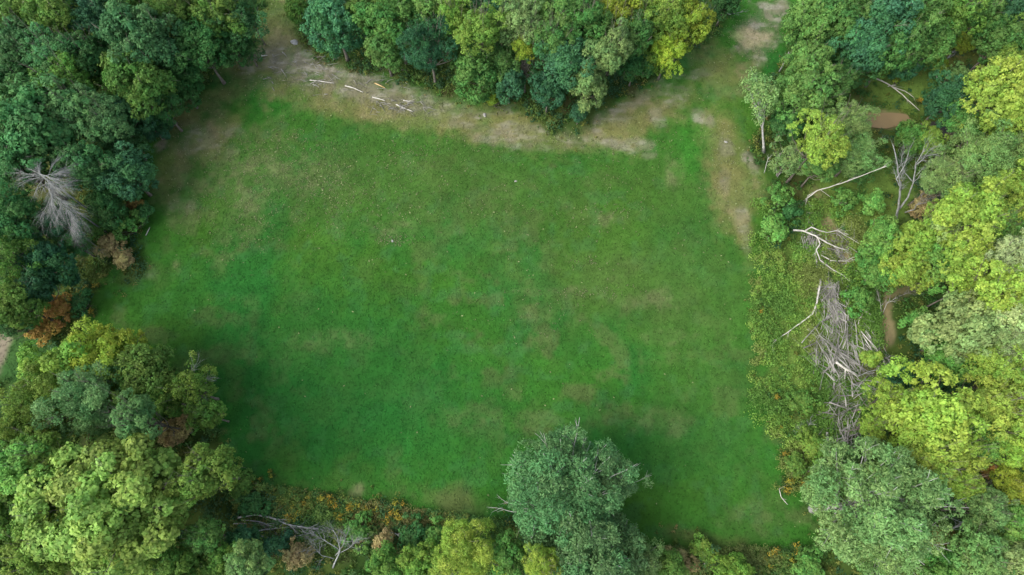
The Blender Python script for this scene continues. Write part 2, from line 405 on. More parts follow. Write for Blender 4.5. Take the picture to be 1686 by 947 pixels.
for k, (bx, by, rx, ry, an, am) in enumerate([(1362, 375, 16, 22, 10, .9), (1380, 410, 20, 40, -25, .8), (1395, 440, 12, 24, 0, .7), (1460, 520, 11, 46, 10, .95), (1465, 548, 12, 22, 0, 1), (1480, 480, 60, 10, -10, .6), (1560, 90, 30, 12, 0, .5),
        (1540, 455, 40, 10, 10, .7), (1345, 320, 16, 12, 30, .6), (1455, 196, 48, 18, 0, .8), (1320, 500, 14, 10, 0, .7), (1440, 630, 20, 30, 0, .5), (225, 340, 10, 12, 0, .5)]):
    C = mixc(C, (.30, .22, .15), am*blob(bx, by, rx, ry, an, .5, .5, 150+k, 1.5))
# fine mottling of the sward itself
gw = np.clip(np.maximum(earth, dry*.7), 0, 1)[..., None]
C = C*(np.array((.575, .675, .50))*(1-gw)+np.array((.78, .76, .70))*gw)*(.80+.40*fbm(X, Y, .8, 21, 2))[..., None]*(.86+.28*fbm(X, Y, 5, 22, 3))[..., None]
# relief: low swells, rough woodland floor, a hollow for the creek pool
POOLC = at(1453, 197); pr = np.hypot((X-POOLC.x)/3.6, (Y-POOLC.y)/1.4)
CREEK = at(1555, 212); pr2 = np.hypot((X-CREEK.x)/4.6, (Y-CREEK.y)/1.5)
hol = np.maximum(1-sstep(.6, 1.6, pr), 1-sstep(.6, 1.6, pr2))
Z = (fbm(X, Y, 9, 31)-.5)*.25+(fbm(X, Y, 1.5, 33)-.5)*.06 + wood*(fbm(X, Y, 2.5, 35)-.5)*.5
Z = Z*(1-hol)-hol*.35
H, W = X.shape
me = bpy.data.meshes.new('ground')
co = np.stack([X, Y, Z], -1).reshape(-1, 3).astype(np.float32)
me.vertices.add(len(co)); me.vertices.foreach_set('co', co.ravel())
ii = (np.arange(H-1)[:, None]*W+np.arange(W-1)[None]).ravel()
q = np.stack([ii, ii+1, ii+W+1, ii+W], 1).astype(np.int32)
me.loops.add(q.size); me.loops.foreach_set('vertex_index', q.ravel())
me.polygons.add(len(q)); me.polygons.foreach_set('loop_start', np.arange(len(q), dtype=np.int32)*4); me.polygons.foreach_set('loop_total', np.full(len(q), 4, np.int32))
me.polygons.foreach_set('use_smooth', np.ones(len(q), bool)); me.update(calc_edges=True)
a = me.attributes.new('col', 'FLOAT_COLOR', 'POINT')
a.data.foreach_set('color', np.concatenate([C, np.ones(C.shape[:2]+(1,))], -1).astype(np.float32).ravel())
m = mat_new('grassland'); t = m.node_tree; N = t.nodes.new; L = t.links.new
out = N('ShaderNodeOutputMaterial'); p = N('ShaderNodeBsdfPrincipled'); p.inputs['Roughness'].default_value = .9; p.inputs['Specular IOR Level'].default_value = .1
at_ = N('ShaderNodeAttribute'); at_.attribute_name = 'col'
tc = N('ShaderNodeTexCoord'); n_ = N('ShaderNodeTexNoise'); n_.inputs['Scale'].default_value = 3.5; n_.inputs['Detail'].default_value = 8; n_.inputs['Roughness'].default_value = .75
L(tc.outputs['Object'], n_.inputs['Vector'])
mr = N('ShaderNodeMapRange'); mr.inputs['From Min'].default_value = .3; mr.inputs['From Max'].default_value = .7; mr.inputs['To Min'].default_value = .90; mr.inputs['To Max'].default_value = 1.14
L(n_.outputs[0], mr.inputs['Value'])
hs = N('ShaderNodeHueSaturation'); L(at_.outputs['Color'], hs.inputs['Color']); L(mr.outputs[0], hs.inputs['Value'])
L(hs.outputs[0], p.inputs['Base Color'])
b = N('ShaderNodeBump'); b.inputs['Strength'].default_value = .25; b.inputs['Distance'].default_value = .05
L(n_.outputs[0], b.inputs['Height']); L(b.outputs[0], p.inputs['Normal']); L(p.outputs[0], out.inputs[0])
tag(link('ground', me, m), kind='structure')

def bil(arr, x, y):
    i = np.clip(np.searchsorted(GX, x)-1, 0, len(GX)-2); j = np.clip(np.searchsorted(GY, y)-1, 0, len(GY)-2)
    u = np.clip((x-GX[i])/(GX[i+1]-GX[i]), 0, 1); v = np.clip((y-GY[j])/(GY[j+1]-GY[j]), 0, 1)
    if arr.ndim == 3: u = u[:, None]; v = v[:, None]
    return (arr[j, i]*(1-u)+arr[j, i+1]*u)*(1-v)+(arr[j+1, i]*(1-u)+arr[j+1, i+1]*u)*v
def sample(arr, x, y):
    i = np.clip(np.searchsorted(GX, x)-1, 0, len(GX)-2); j = np.clip(np.searchsorted(GY, y)-1, 0, len(GY)-2)
    return arr[j, i]

# ---------------------------------------------------------------- creek water
def water(name, c, rx, ry, seed, dark):
    rnd = random.Random(seed); n = 48; V = [(c.x, c.y, -.12)]
    ph = [rnd.uniform(0, 6.28) for _ in range(3)]
    for k in range(n):
        a = 2*math.pi*k/n; r = 1+.10*math.sin(2*a+ph[0])+.07*math.sin(5*a+ph[1])+.04*math.sin(9*a+ph[2])
        V.append((c.x+rx*r*math.cos(a), c.y+ry*r*math.sin(a), -.12))
    me = poly_mesh(name, V, [(0, 1+k, 1+(k+1) % n) for k in range(n)])
    m = mat_new(name); t = m.node_tree; out = t.nodes.new('ShaderNodeOutputMaterial'); p = t.nodes.new('ShaderNodeBsdfPrincipled')
    no = t.nodes.new('ShaderNodeTexNoise'); no.inputs['Scale'].default_value = .6; no.inputs['Detail'].default_value = 4
    tc = t.nodes.new('ShaderNodeTexCoord'); t.links.new(tc.outputs['Object'], no.inputs['Vector'])
    r = t.nodes.new('ShaderNodeValToRGB'); r.color_ramp.elements[0].color = (*dark, 1); r.color_ramp.elements[1].color = (*[x*1.6 for x in dark], 1)
    t.links.new(no.outputs[0], r.inputs[0]); t.links.new(r.outputs[0], p.inputs['Base Color'])
    p.inputs['Roughness'].default_value = .45; t.links.new(p.outputs[0], out.inputs[0])
    tag(link('water', me, m), kind='structure')
water('muddy_water', POOLC, 3.5, 1.15, 3, (.15, .11, .055))
water('dark_water', CREEK, 4.6, 1.2, 4, (.03, .025, .018))

# ---------------------------------------------------------------- sward: short tufts over the whole field
rg = np.random.default_rng(11)
n = 330000
gx, gy = rg.uniform(-66, 66, n), rg.uniform(-8, 68, n)
k = (sample(sdist, gx, gy) > -2) | (sample(lf, gx, gy) > .3) | (sample(scrub, gx, gy) > .35); gx, gy = gx[k], gy[k]
e = sample(earth, gx, gy); k = rg.random(len(gx)) > e*.75; gx, gy = gx[k], gy[k]
gz = bil(Z, gx, gy)+.02; c = bil(C, gx, gy); n = len(gx)
bright = np.clip(rg.normal(1.0, .15, n), .5, 1.7)
cc = c*bright[:, None]
pale = rg.random(n) < (.0018+.05*sample(dry, gx, gy)+.05*sample(sstep(.58, .7, n2), gx, gy)*(gy > 26))
cc[pale] = np.array((.17, .20, .09))*rg.uniform(.6, 1.25, (pale.sum(), 1))
sz = rg.uniform(.05, .14, n)
V = leaf_quads(np.stack([gx, gy, gz+sz*.25], 1), np.tile((0, 0, 1.), (n, 1)), sz, rg, .16, .55)
tag(link('meadow_grass', quads_mesh('meadow_grass', V, col=cc), SWARD), 'short patchy green grass covering the whole clearing', 'grass', kind='stuff')
# a few paler straw drifts lying on the grass
pts = []
for (bx, by, rx, ry, cnt) in [(400, 330, 60, 90, 240), (500, 290, 110, 50, 240), (470, 235, 70, 40, 120), (650, 395, 30, 8, 60), (700, 250, 90, 30, 110), (960, 435, 40, 8, 20), (1000, 350, 50, 20, 40), (540, 340, 90, 60, 140),
                            (950, 480, 80, 8, 45), (640, 330, 90, 60, 100), (330, 235, 50, 30, 110), (310, 340, 30, 40, 50), (1195, 240, 20, 50, 60), (1240, 60, 40, 30, 250), (540, 130, 100, 30, 500), (680, 180, 60, 18, 260),
                            (1050, 240, 50, 15, 90), (860, 230, 90, 18, 110), (880, 520, 120, 50, 35), (820, 350, 200, 60, 70), (1030, 300, 160, 50, 70)]:
    for _ in range(cnt):
        pts.append(at(rg.normal(bx, rx*.6), rg.normal(by, ry*.6)))
P = np.array([tuple(p) for p in pts]); m_ = 3
P = np.repeat(P, m_, 0); P[:, :2] += rg.normal(0, .16, (len(P), 2)); P[:, 2] = bil(Z, P[:, 0], P[:, 1])+.07
V = leaf_quads(P, np.tile((0, 0, 1.), (len(P), 1)), rg.uniform(.04, .13, len(P)), rg, .3, .3)
cc = np.array((.22, .235, .12))*rg.uniform(.5, 1.2, (len(P), 1))
tag(link('dry_grass', quads_mesh('dry_grass', V, col=cc), LEAFC), 'scattered pale straw and dry grass bits on the field', 'dry grass', kind='stuff')

# ---------------------------------------------------------------- undergrowth: leafy low plants off the field
def plants(name, gx, gy, hmin, hmax, rmin, rmax, cols, nleaf, leaf, label, seed, cat='undergrowth'):
    rg = np.random.default_rng(seed); n = len(gx)
    h = rg.uniform(hmin, hmax, n); r = rg.uniform(rmin, rmax, n); z = sample(Z, gx, gy)
    pal = np.array(cols)*1.25; pn = np.clip((fbm(gx, gy, 3.5, seed, 3)-.3)/.4, 0, .999)*len(pal)+rg.normal(0, .5, n)
    ci = pal[np.clip(pn.astype(int), 0, len(pal)-1)]*rg.uniform(.8, 1.25, (n, 1))
    h = h*(.45+1.2*fbm(gx, gy, 2.6, seed+3, 3))
    j = np.repeat(np.arange(n), nleaf); d = rg.normal(0, 1, (len(j), 3)); d[:, 2] = np.abs(d[:, 2]); d = norm(d)
    Pp = np.stack([gx[j], gy[j], z[j]], 1)+d*np.stack([r[j], r[j], h[j]], 1)*rg.uniform(.3, 1, (len(j), 1))
    V = leaf_quads(Pp, d+np.array([0, 0, .6]), leaf*rg.uniform(.6, 1.4, len(j)), rg, .6, .55)
    cc = ci[j]*rg.uniform(.82, 1.2, (len(j), 1))
    return tag(link(name, quads_mesh(name, V, col=cc), LEAFC), label, cat, kind='stuff')
rg = np.random.default_rng(21)
n = 34000; gx, gy = rg.uniform(-76, 76, n), rg.uniform(-12, 72, n)
sv = sample(sdist, gx, gy); cl = sample(fbm(X, Y, 2.2, 55, 3), gx, gy)
k = (sv < -.3) & (cl > .30) & ((sample(scrub, gx, gy) < .5) | (rg.random(n) < .25)) & (np.hypot((gx-POOLC.x)/3.8, (gy-POOLC.y)/1.5) > 1) & (sample(lf, gx, gy) < .4)
bare = np.zeros(n, bool)
gx, gy = gx[k], gy[k]
def near(x, y, px, py, rx, ry):
    c = at(px, py); s = scale_at(px, py); return ((x-c.x)/(rx*s))**2+((y-c.y)/(ry*s))**2 < 1
for a_ in [(1363, 375, 16, 22), (1385, 415, 18, 36), (1462, 530, 14, 44), (1480, 480, 40, 8), (3, 575, 14, 55), (1375, 560, 26, 60)]:
    k = ~near(gx, gy, *a_); gx, gy = gx[k], gy[k]
plants('undergrowth', gx, gy, .25, 1.1, .25, .75, [(.035, .10, .022), (.05, .13, .025), (.085, .14, .025), (.06, .10, .02), (.12, .14, .03), (.028, .085, .032)], 26, .11,
       'low leafy green undergrowth around and under the trees', 22)
# bright scrub between the field and the right-hand wood
n = 8200; qx, qy = rg.uniform(1235, 1450, n), rg.uniform(330, 810, n)
w_ = np.array([tuple(at(a, b)) for a, b in zip(qx, qy)])
k = (sample(sdist, w_[:, 0], w_[:, 1]) < rg.normal(.3, 1.3, n)) & (sample(fbm(X, Y, 1.6, 77, 3), w_[:, 0], w_[:, 1]) > .40)
for a_ in [(1363, 375, 16, 22), (1385, 415, 18, 36), (1375, 560, 30, 60), (1370, 490, 16, 24), (1388, 680, 18, 50)]: k &= ~near(w_[:, 0], w_[:, 1], *a_) | (rg.random(n) < .22)
w_ = w_[k]
plants('scrub', w_[:, 0], w_[:, 1], .3, 1.2, .3, .8, [(.09, .19, .035), (.13, .24, .04), (.11, .22, .04), (.17, .27, .05), (.15, .20, .05)], 34, .085,
       'bright green knee-high scrub between the field and the right-hand wood', 23)
# rough margin grass at the foot of the trees
n = 9000; gx, gy = rg.uniform(-70, 70, n), rg.uniform(-10, 66, n); sv = sample(sdist, gx, gy)
k = (sv > -1.6) & (sv < 1.0) & (rg.random(n) < .9); gx, gy = gx[k], gy[k]
plants('margin_grass', gx, gy, .15, .5, .15, .4, [(.13, .15, .035), (.09, .13, .03), (.16, .14, .05), (.06, .12, .03)], 14, .08,
       'rough tall grass along the edge of the clearing', 24, 'grass')

# leafy brush closing the foot of the woods, and a weedy strip below the field
n = 5200; gx, gy = rg.uniform(-72, 72, n), rg.uniform(-12, 66, n); sv = sample(sdist, gx, gy)
k = (sv > -6.5) & (sv < -.6) & (sample(scrub, gx, gy) < .3) & (sample(lf, gx, gy) < .3) & ((gx < 20) | (gy > 48))
gx, gy = gx[k], gy[k]
plants('brush', gx, gy, .8, 2.6, .5, 1.1, [(.05, .12, .03), (.04, .10, .035), (.08, .14, .03), (.035, .085, .03)], 75, .12,
       'dark leafy brush closing the foot of the woods round the clearing', 31, 'brush')
n = 2600; qx = rg.uniform(385, 860, n); qy = rg.uniform(0, 1, n); qy = (792+(qx-385)*.15)+qy*(70+rg.uniform(0, 20, n))
k = np.ones(n, bool); w_ = np.array([tuple(at(a_, b_)) for a_, b_ in zip(qx, qy)])
plants('weeds', w_[:, 0], w_[:, 1], .4, 1.1, .25, .6, [(.06, .14, .035), (.10, .18, .035), (.15, .19, .045), (.07, .16, .045), (.15, .15, .05)], 36, .075,
       'tangled weeds in the strip between the field and the lower edge', 32, 'weeds')
n = 900; qx = rg.uniform(1060, 1345, n); qy = rg.uniform(900, 965, n)
w_ = np.array([tuple(at(a_, b_)) for a_, b_ in zip(qx, qy)])
plants('weeds', w_[:, 0], w_[:, 1], .4, 1.2, .25, .6, [(.06, .14, .035), (.09, .16, .035), (.12, .16, .045)], 36, .08,
       'dark weeds at the lower edge right of the lone giant tree', 33, 'weeds')
# ---------------------------------------------------------------- trees: (x, y, crown radius) in photo pixels, height in metres
G_TL, G_TC, G_TR, G_R, G_BL, G_B = ('trees of the upper left wood', 'trees of the clump above the field', 'trees of the upper right wood',
    'trees of the right-hand wood', 'trees of the lower left corner', 'trees along the lower edge')
T = [
 # upper left wood
 (25, 25, 48, 12, 'darkolive', 'lumpy', 'olive green tree in the very top left corner of the wood', G_TL),
 (92, 28, 46, 13, 'darkolive', 'lumpy', 'olive tree second from the top left corner, beside the corner tree', G_TL),
 (155, 22, 42, 12, 'teal', 'broad', 'blue-green tree at the top edge left of the big billowing green tree', G_TL),
 (210, 10, 32, 11, 'darkolive', 'broad', 'small dark olive tree at the top edge above the big billowing green tree', G_TL),
 (235, 70, 64, 14, 'deepgreen', 'broad', 'big billowing green tree in the upper left wood, largest crown there', G_TL),
 (232, 138, 55, 12, 'darkolive', 'broad', 'olive-tinged tree just below the big billowing green tree', G_TL),
 (290, 12, 42, 12, 'darkolive', 'fine', 'fine-leaved olive tree at the top edge right of the big billowing green tree', G_TL),
 (352, 22, 42, 11, 'darkolive', 'broad', 'mid green tree at the top edge, second from the mown track', G_TL),
 (392, 42, 36, 9, 'deepgreen', 'open', 'loose green tree beside the mown track at the top', G_TL),
 (400, 6, 24, 9, 'dark', 'fine', 'pointed dark conifer-like tree at the top edge left of the mown track', G_TL),
 (330, 78, 44, 10, 'dark', 'broad', 'dark green tree at the wood edge where the mown track begins', G_TL),
 (290, 110, 34, 8, 'dark', 'broad', 'small dark tree at the wood edge below right of the big billowing green tree', G_TL),
 (262, 172, 34, 8, 'dark', 'fine', 'low dark tree at the wood edge above the small bare patch', G_TL),
 (222, 178, 36, 9, 'teal', 'broad', 'blue-green tree at the wood edge left of the small bare patch', G_TL),
 (35, 82, 44, 12, 'deepgreen', 'broad', 'mid green tree at the left edge under the olive corner trees', G_TL),
 (88, 92, 38, 12, 'deepgreen', 'lumpy', 'green tree under the second olive tree from the corner', G_TL),
 (140, 92, 40, 12, 'dark', 'broad', 'dark green tree left of the big billowing green tree', G_TL),
 (22, 140, 46, 11, 'dark', 'broad', 'dark tree at the left edge above the large bright green crown', G_TL),
 (112, 138, 40, 12, 'darkolive', 'lumpy', 'olive green tree between the dark gap and the large bright green crown', G_TL),
 (75, 205, 78, 14, 'deep', 'broad', 'large bright green crown above the bleached dead tree', G_TL),
 (128, 178, 40, 12, 'sage', 'broad', 'grey-green tree at the upper right shoulder of the large bright crown', G_TL),
 (172, 198, 36, 11, 'deep', 'lumpy', 'tall narrow light green tree between the large bright crown and the field', G_TL),
 (18, 265, 44, 12, 'deepgreen', 'broad', 'green tree at the left edge beside the top of the bleached dead tree', G_TL),
 (205, 240, 30, 7, 'dark', 'broad', 'low dark tree between the narrow light green tree and the field', G_TL),
 (140, 272, 40, 10, 'deepgreen', 'broad', 'green tree right of the bleached dead tree', G_TL),
 (210, 288, 42, 8, 'teal', 'broad', 'blue-green tree standing out at the left edge of the field', G_TL),
 (180, 335, 34, 6, 'dark', 'broad', 'dark low tree under the blue-green tree at the field edge', G_TL),
 (25, 355, 42, 11, 'dark', 'broad', 'very dark tree at the left edge left of the bleached dead tree', G_TL),
 (92, 372, 34, 8, 'darkteal', 'fine', 'dark tree under the bleached dead tree', G_TL),
 (20, 425, 40, 10, 'darkolive', 'open', 'dark tree with scattered olive leaves at the left edge', G_TL),
 (75, 435, 40, 8, 'darkteal', 'broad', 'near-black tree in the deep gap below the bleached dead tree', G_TL),
 (120, 400, 26, 6, 'dark', 'fine', 'small dark tree left of the tan shrub', G_TL),
 (55, 478, 30, 8, 'darkteal', 'broad', 'blue-black tree above the orange-brown shrub', G_TL),
 (22, 500, 42, 9, 'darkolive', 'lumpy', 'olive tree at the left edge left of the orange-brown shrub', G_TL),
 (15, 535, 26, 7, 'deepgreen', 'open', 'green tree at the left edge just above the bare path', G_TL),
 # clump above the field
 (488, 16, 20, 5, 'darkolive', 'dense', 'small round olive tree standing alone beside the mown track', G_TC),
 (552, 42, 48, 10, 'teal', 'dense', 'round blue-green tree at the left end of the clump above the field', G_TC),
 (598, 18, 30, 10, 'darkolive', 'broad', 'olive tree tucked behind the round blue-green tree', G_TC),
 (650, 24, 44, 12, 'darkmid', 'broad', 'green tree at the top edge, third from the left of the clump', G_TC),
 (632, 78, 34, 8, 'mid', 'broad', 'mid green upright tree right of the round blue-green tree', G_TC),
 (705, 68, 42, 11, 'darkteal', 'fine', 'dark drooping fine-leaved tree in the middle of the clump', G_TC),
 (702, 12, 36, 12, 'mid', 'broad', 'light green tree at the top edge above the dark drooping tree', G_TC),
 (748, 26, 30, 12, 'olive', 'lumpy', 'olive yellow small crown right of the dark drooping tree', G_TC),
 (790, 50, 38, 13, 'olive', 'lumpy', 'knobbly olive yellow tree above the front green tree of the clump', G_TC),
 (800, 5, 32, 12, 'teal', 'broad', 'blue-green tree at the top edge behind the knobbly olive tree', G_TC),
 (788, 116, 42, 8, 'darkmid', 'dense', 'front green tree of the clump, left half of its foremost pair', G_TC),
 (838, 138, 26, 6, 'teal', 'dense', 'low blue-green tree right of the front green tree', G_TC),
 (830, 100, 28, 8, 'darkmid', 'broad', 'small mid green tree between the front green tree and the pale crown', G_TC),
 (862, 30, 42, 13, 'grey', 'lumpy', 'pale green knobbly crown at the top edge of the clump', G_TC),
 (866, 78, 22, 10, 'gold', 'lumpy', 'small yellowish crown under the pale knobbly crown', G_TC),
 (918, 22, 40, 13, 'mid', 'broad', 'bright green tree at the top edge right of the pale knobbly crown', G_TC),
 (908, 62, 28, 12, 'darkmid', 'broad', 'green crown between the pale crown and the dark blue-green tree', G_TC),
 (962, 32, 40, 13, 'darkmid', 'lumpy', 'green tree at the top edge above the pale sloping crown', G_TC),
 (930, 98, 44, 11, 'teal', 'broad', 'dark blue-green tree above the foremost corner of the clump', G_TC),
 (902, 148, 28, 7, 'darkteal', 'broad', 'low dark tree at the left of the foremost corner of the clump', G_TC),
 (1006, 80, 34, 12, 'grey', 'broad', 'pale sage crown forming the upper part of the sloping pair', G_TC),
 (968, 134, 38, 9, 'grey', 'broad', 'pale sage crown forming the lower part of the sloping pair', G_TC),
 (953, 186, 14, 3.5, 'teal', 'dense', 'tiny blue-green tree at the foremost corner of the clump', G_TC),
 (1045, 55, 36, 11, 'darkmid', 'broad', 'green tree between the pale sloping pair and the yellow trees', G_TC),
 (1022, 12, 34, 12, 'gold', 'broad', 'yellow-tinged tree at the top edge above the green one', G_TC),
 (1045, 108, 26, 6, 'dark', 'broad', 'dark low tree at the clump edge left of the yellow trees', G_TC),
 (1085, 32, 42, 11, 'olive', 'lumpy', 'olive yellow tree left of the brightest yellow one', G_TC),
 (1132, 34, 38, 10, 'gold', 'lumpy', 'brightest yellow-green tree at the right end of the clump', G_TC),
 (1100, 82, 32, 8, 'gold', 'lumpy', 'lower yellow-green tree at the field edge of the clump', G_TC),
 (1068, 92, 24, 6, 'olive', 'broad', 'small brownish olive tree left of the lower yellow-green tree', G_TC),
 (1196, 4, 24, 6, 'dark', 'dense', 'dark tree cut by the top edge between the clump and the tan bare patch', G_TC),
 # upper right wood
 (1338, 28, 42, 11, 'mid', 'broad', 'bright green tree at the top edge right of the tan bare patch', G_TR),
 (1335, 72, 34, 8, 'darkmid', 'broad', 'green tree below the bright tree beside the tan bare patch', G_TR),
 (1395, 22, 42, 12, 'darkmid', 'broad', 'green tree at the top edge, second from the tan bare patch', G_TR),
 (1450, 18, 48, 13, 'teal', 'broad', 'blue-green tree at the top edge in the dark green clump', G_TR),
 (1510, 22, 46, 12, 'darkmid', 'broad', 'green tree at the top edge, right part of the dark green clump', G_TR),
 (1562, 16, 42, 11, 'darkolive', 'broad', 'olive green tree at the top edge above the yellow-brown opening', G_TR),
 (1425, 72, 46, 11, 'teal', 'broad', 'blue-green tree in the middle of the dark green clump', G_TR),
 (1480, 75, 46, 11, 'darkmid', 'broad', 'rounded green tree in the middle of the dark green clump', G_TR),
 (1528, 72, 38, 9, 'darkmid', 'broad', 'green tree at the right side of the dark green clump', G_TR),
 (1502, 104, 28, 6, 'teal', 'broad', 'front blue-green tree of the clump above the creek glade', G_TR),
 (1450, 106, 22, 5, 'olive', 'broad', 'small olive tree in front of the dark green clump', G_TR),
 (1400, 112, 32, 7, 'dark', 'broad', 'dark tree left of the creek glade under the clump', G_TR),
 (1618, 12, 34, 10, 'darkmid', 'broad', 'small-leaved green tree at the top edge near the right corner', G_TR),
 (1666, 18, 40, 10, 'darkteal', 'broad', 'dark tree in the very top right corner', G_TR),
 (1648, 68, 36, 9, 'darkmid', 'broad', 'green tree right of the yellow-brown opening', G_TR),
 (1680, 58, 28, 9, 'darkolive', 'broad', 'dull olive tree at the right edge under the corner tree', G_TR),
 (1672, 108, 32, 9, 'olive', 'broad', 'olive tree at the right edge above the bright yellow crown', G_TR),
 (1330, 108, 40, 10, 'mid', 'broad', 'light green tree at the head of the row between field and creek', G_TR),
 (1376, 142, 28, 8, 'darkmid', 'broad', 'small green tree right of the row, at the glade edge', G_TR),
 (1325, 158, 42, 10, 'mid', 'broad', 'second light green tree of the row between field and creek', G_TR),
 (1396, 205, 34, 9, 'grey', 'fine', 'soft grey-green tree left of the muddy pool', G_TR),
 (1352, 232, 40, 12, 'lime', 'lumpy', 'bright yellow-green crown in the row left of the muddy pool', G_TR),
 (1412, 252, 36, 8, 'grey', 'fine', 'soft sage tree below left of the muddy pool', G_TR),
 (1296, 205, 26, 6, 'dark', 'dense', 'dark bush-like tree behind the slender leaning tree', G_TR),
 (1300, 262, 30, 6, 'grey', 'open', 'thin grey-green tree at the field edge with pale stems showing', G_TR),
 (1350, 272, 26, 7, 'mid', 'broad', 'green tree hanging below the bright yellow-green crown', G_TR),
 (1412, 284, 18, 4, 'darkmid', 'broad', 'small green tree above the long leaning pole', G_TR),
 # right-hand wood
 (1642, 158, 56, 13, 'yellow', 'lumpy', 'bright yellow tree at the upper right edge above the dark water', G_R),
 (1688, 190, 46, 13, 'yellow', 'lumpy', 'yellow tree cut by the right edge beside the bright yellow one', G_R),
 (1560, 165, 36, 8, 'darkteal', 'broad', 'dark green tree left of the bright yellow tree near the creek', G_R),
 (1585, 198, 26, 8, 'green', 'broad', 'small light green tree overhanging the dark water', G_R),
 (1502, 228, 26, 4, 'green', 'broad', 'low green tree between the pool and the grey dead tree', G_R),
 (1530, 232, 24, 4.5, 'olive', 'broad', 'low olive tree under the dark water', G_R),
 (1612, 268, 62, 12, 'grey', 'fine', 'large dull sage crown right of the grey dead tree', G_R),
 (1555, 292, 34, 9, 'grey', 'fine', 'smaller sage tree between the grey dead tree and the large sage crown', G_R),
 (1665, 245, 32, 10, 'grey', 'broad', 'grey-green tree at the right edge under the yellow trees', G_R),
 (1672, 320, 48, 12, 'lime', 'lumpy', 'vivid lime green tree at the right edge, middle height', G_R),
 (1648, 372, 36, 10, 'leaf', 'lumpy', 'green crown between the vivid lime tree and the pale crown', G_R),
 (1592, 358, 56, 13, 'lime', 'lumpy', 'tall yellow-green crown right of the foot of the grey dead tree', G_R),
 (1552, 372, 28, 9, 'pale', 'broad', 'small pale crown at the left of the tall yellow-green crown', G_R),
 (1590, 425, 42, 11, 'lime', 'lumpy', 'yellow-green crown below the tall yellow-green crown', G_R),
 (1545, 435, 34, 8, 'leaf', 'lumpy', 'mid green crown between the two yellow-green groups', G_R),
 (1668, 425, 48, 13, 'palest', 'broad', 'very pale whitish green crown at the right edge, upper one', G_R),
 (1505, 402, 38, 8, 'lime', 'lumpy', 'yellow-green tree right of the fallen branches', G_R),
 (1452, 395, 34, 7, 'leaf', 'broad', 'soft green tree just below the grey dead tree', G_R),
 (1490, 445, 36, 7, 'lime', 'broad', 'light green tree above the sandy path', G_R),
 (1445, 448, 26, 5, 'green', 'broad', 'low green tree right of the fallen branches', G_R),
 (1640, 490, 56, 13, 'yellow', 'lumpy', 'golden-green crown above the broad pale green crown', G_R),
 (1592, 472, 26, 9, 'lime', 'lumpy', 'small lime crown beside the dark hole', G_R),
 (1595, 545, 62, 12, 'pale', 'broad', 'broad pale green crown right of the sandy path', G_R),
 (1560, 588, 40, 9, 'leaf', 'broad', 'blue-green lower tree at the left of the broad pale crown', G_R),
 (1622, 590, 34, 11, 'lime', 'broad', 'light green crown under the broad pale crown', G_R),
 (1682, 530, 40, 13, 'palest', 'broad', 'very pale whitish green crown at the right edge, middle one', G_R),
 (1668, 572, 46, 13, 'pale', 'fine', 'pale sage crown at the right edge above the yellow trees', G_R),
 (1668, 620, 50, 13, 'yellow', 'lumpy', 'yellow tree at the right edge under the pale sage crown', G_R),
 (1635, 665, 48, 12, 'yellow', 'lumpy', 'yellow tree right of the largest yellow crown', G_R),
 (1688, 690, 40, 12, 'yellow', 'lumpy', 'yellow tree cut by the right edge above the ragged gap', G_R),
 (1528, 688, 70, 13, 'yellow', 'lumpy', 'largest yellow crown, above the orange shrubs', G_R),
 (1462, 660, 32, 9, 'lime', 'lumpy', 'yellow-green tree right of the brush pile', G_R),
 (1436, 700, 22, 7, 'lime', 'lumpy', 'small yellow-green tree at the lower end of the brush pile', G_R),
 (1575, 740, 38, 11, 'yellow', 'lumpy', 'yellow crown at the lower right of the largest yellow crown', G_R),
 (1530, 758, 38, 11, 'yellow', 'lumpy', 'yellow crown between the largest one and the grey-green giant', G_R),
 (1625, 722, 36, 9, 'leaf', 'broad', 'green tree above the orange shrubs', G_R),
 (1580, 795, 32, 9, 'lime', 'lumpy', 'yellow-green crown above the fallen logs in the dark hole', G_R),
 (1672, 745, 32, 10, 'lime', 'lumpy', 'yellow-green tree at the right edge over the ragged gap', G_R),
 (1672, 800, 30, 9, 'gold', 'lumpy', 'golden tree at the right edge right of the dark hole', G_R),
 (1628, 838, 34, 9, 'grey', 'broad', 'sage crown right of the fallen logs in the dark hole', G_R),
 (1668, 868, 38, 9, 'leaf', 'broad', 'light green tree at the right edge below the sage crown', G_R),
 (1612, 918, 46, 10, 'grey', 'broad', 'pale green tree at the bottom right below the rust shrub', G_R),
 (1674, 930, 42, 10, 'pale', 'broad', 'pale green tree in the very bottom right corner', G_R),
 (1555, 940, 34, 7, 'green', 'broad', 'green tree at the bottom edge right of the grey-green giant', G_R),
 # lower left corner
 (120, 612, 66, 10, 'olive', 'broad', 'olive tree at the top of the lower left group', G_BL),
 (182, 590, 58, 10, 'gold', 'lumpy', 'yellow-olive crown at the upper edge of the lower left group', G_BL),
 (72, 670, 62, 11, 'olive', 'fine', 'dull green fine-leaved tree at the left of the lower left group', G_BL),
 (152, 660, 64, 12, 'sage', 'fine', 'wide grey-green crown in the middle of the lower left group', G_BL),
 (232, 622, 48, 10, 'darkolive', 'lumpy', 'dark olive tree between the yellow-olive crown and the field', G_BL),
 (222, 688, 36, 13, 'sage', 'broad', 'small raised sage crown beside the brown hollow', G_BL),
 (314, 640, 42, 9, 'olive', 'open', 'ragged olive tree with bare twigs sticking out towards the field', G_BL),
 (268, 655, 34, 8, 'darkolive', 'broad', 'dark olive tree left of the ragged one', G_BL),
 (340, 682, 26, 7, 'darkolive', 'broad', 'small dark tree under the ragged olive tree', G_BL),
 (340, 780, 47, 12, 'olive', 'broad', 'rounded olive tree right of the bright maple-like tree', G_BL),
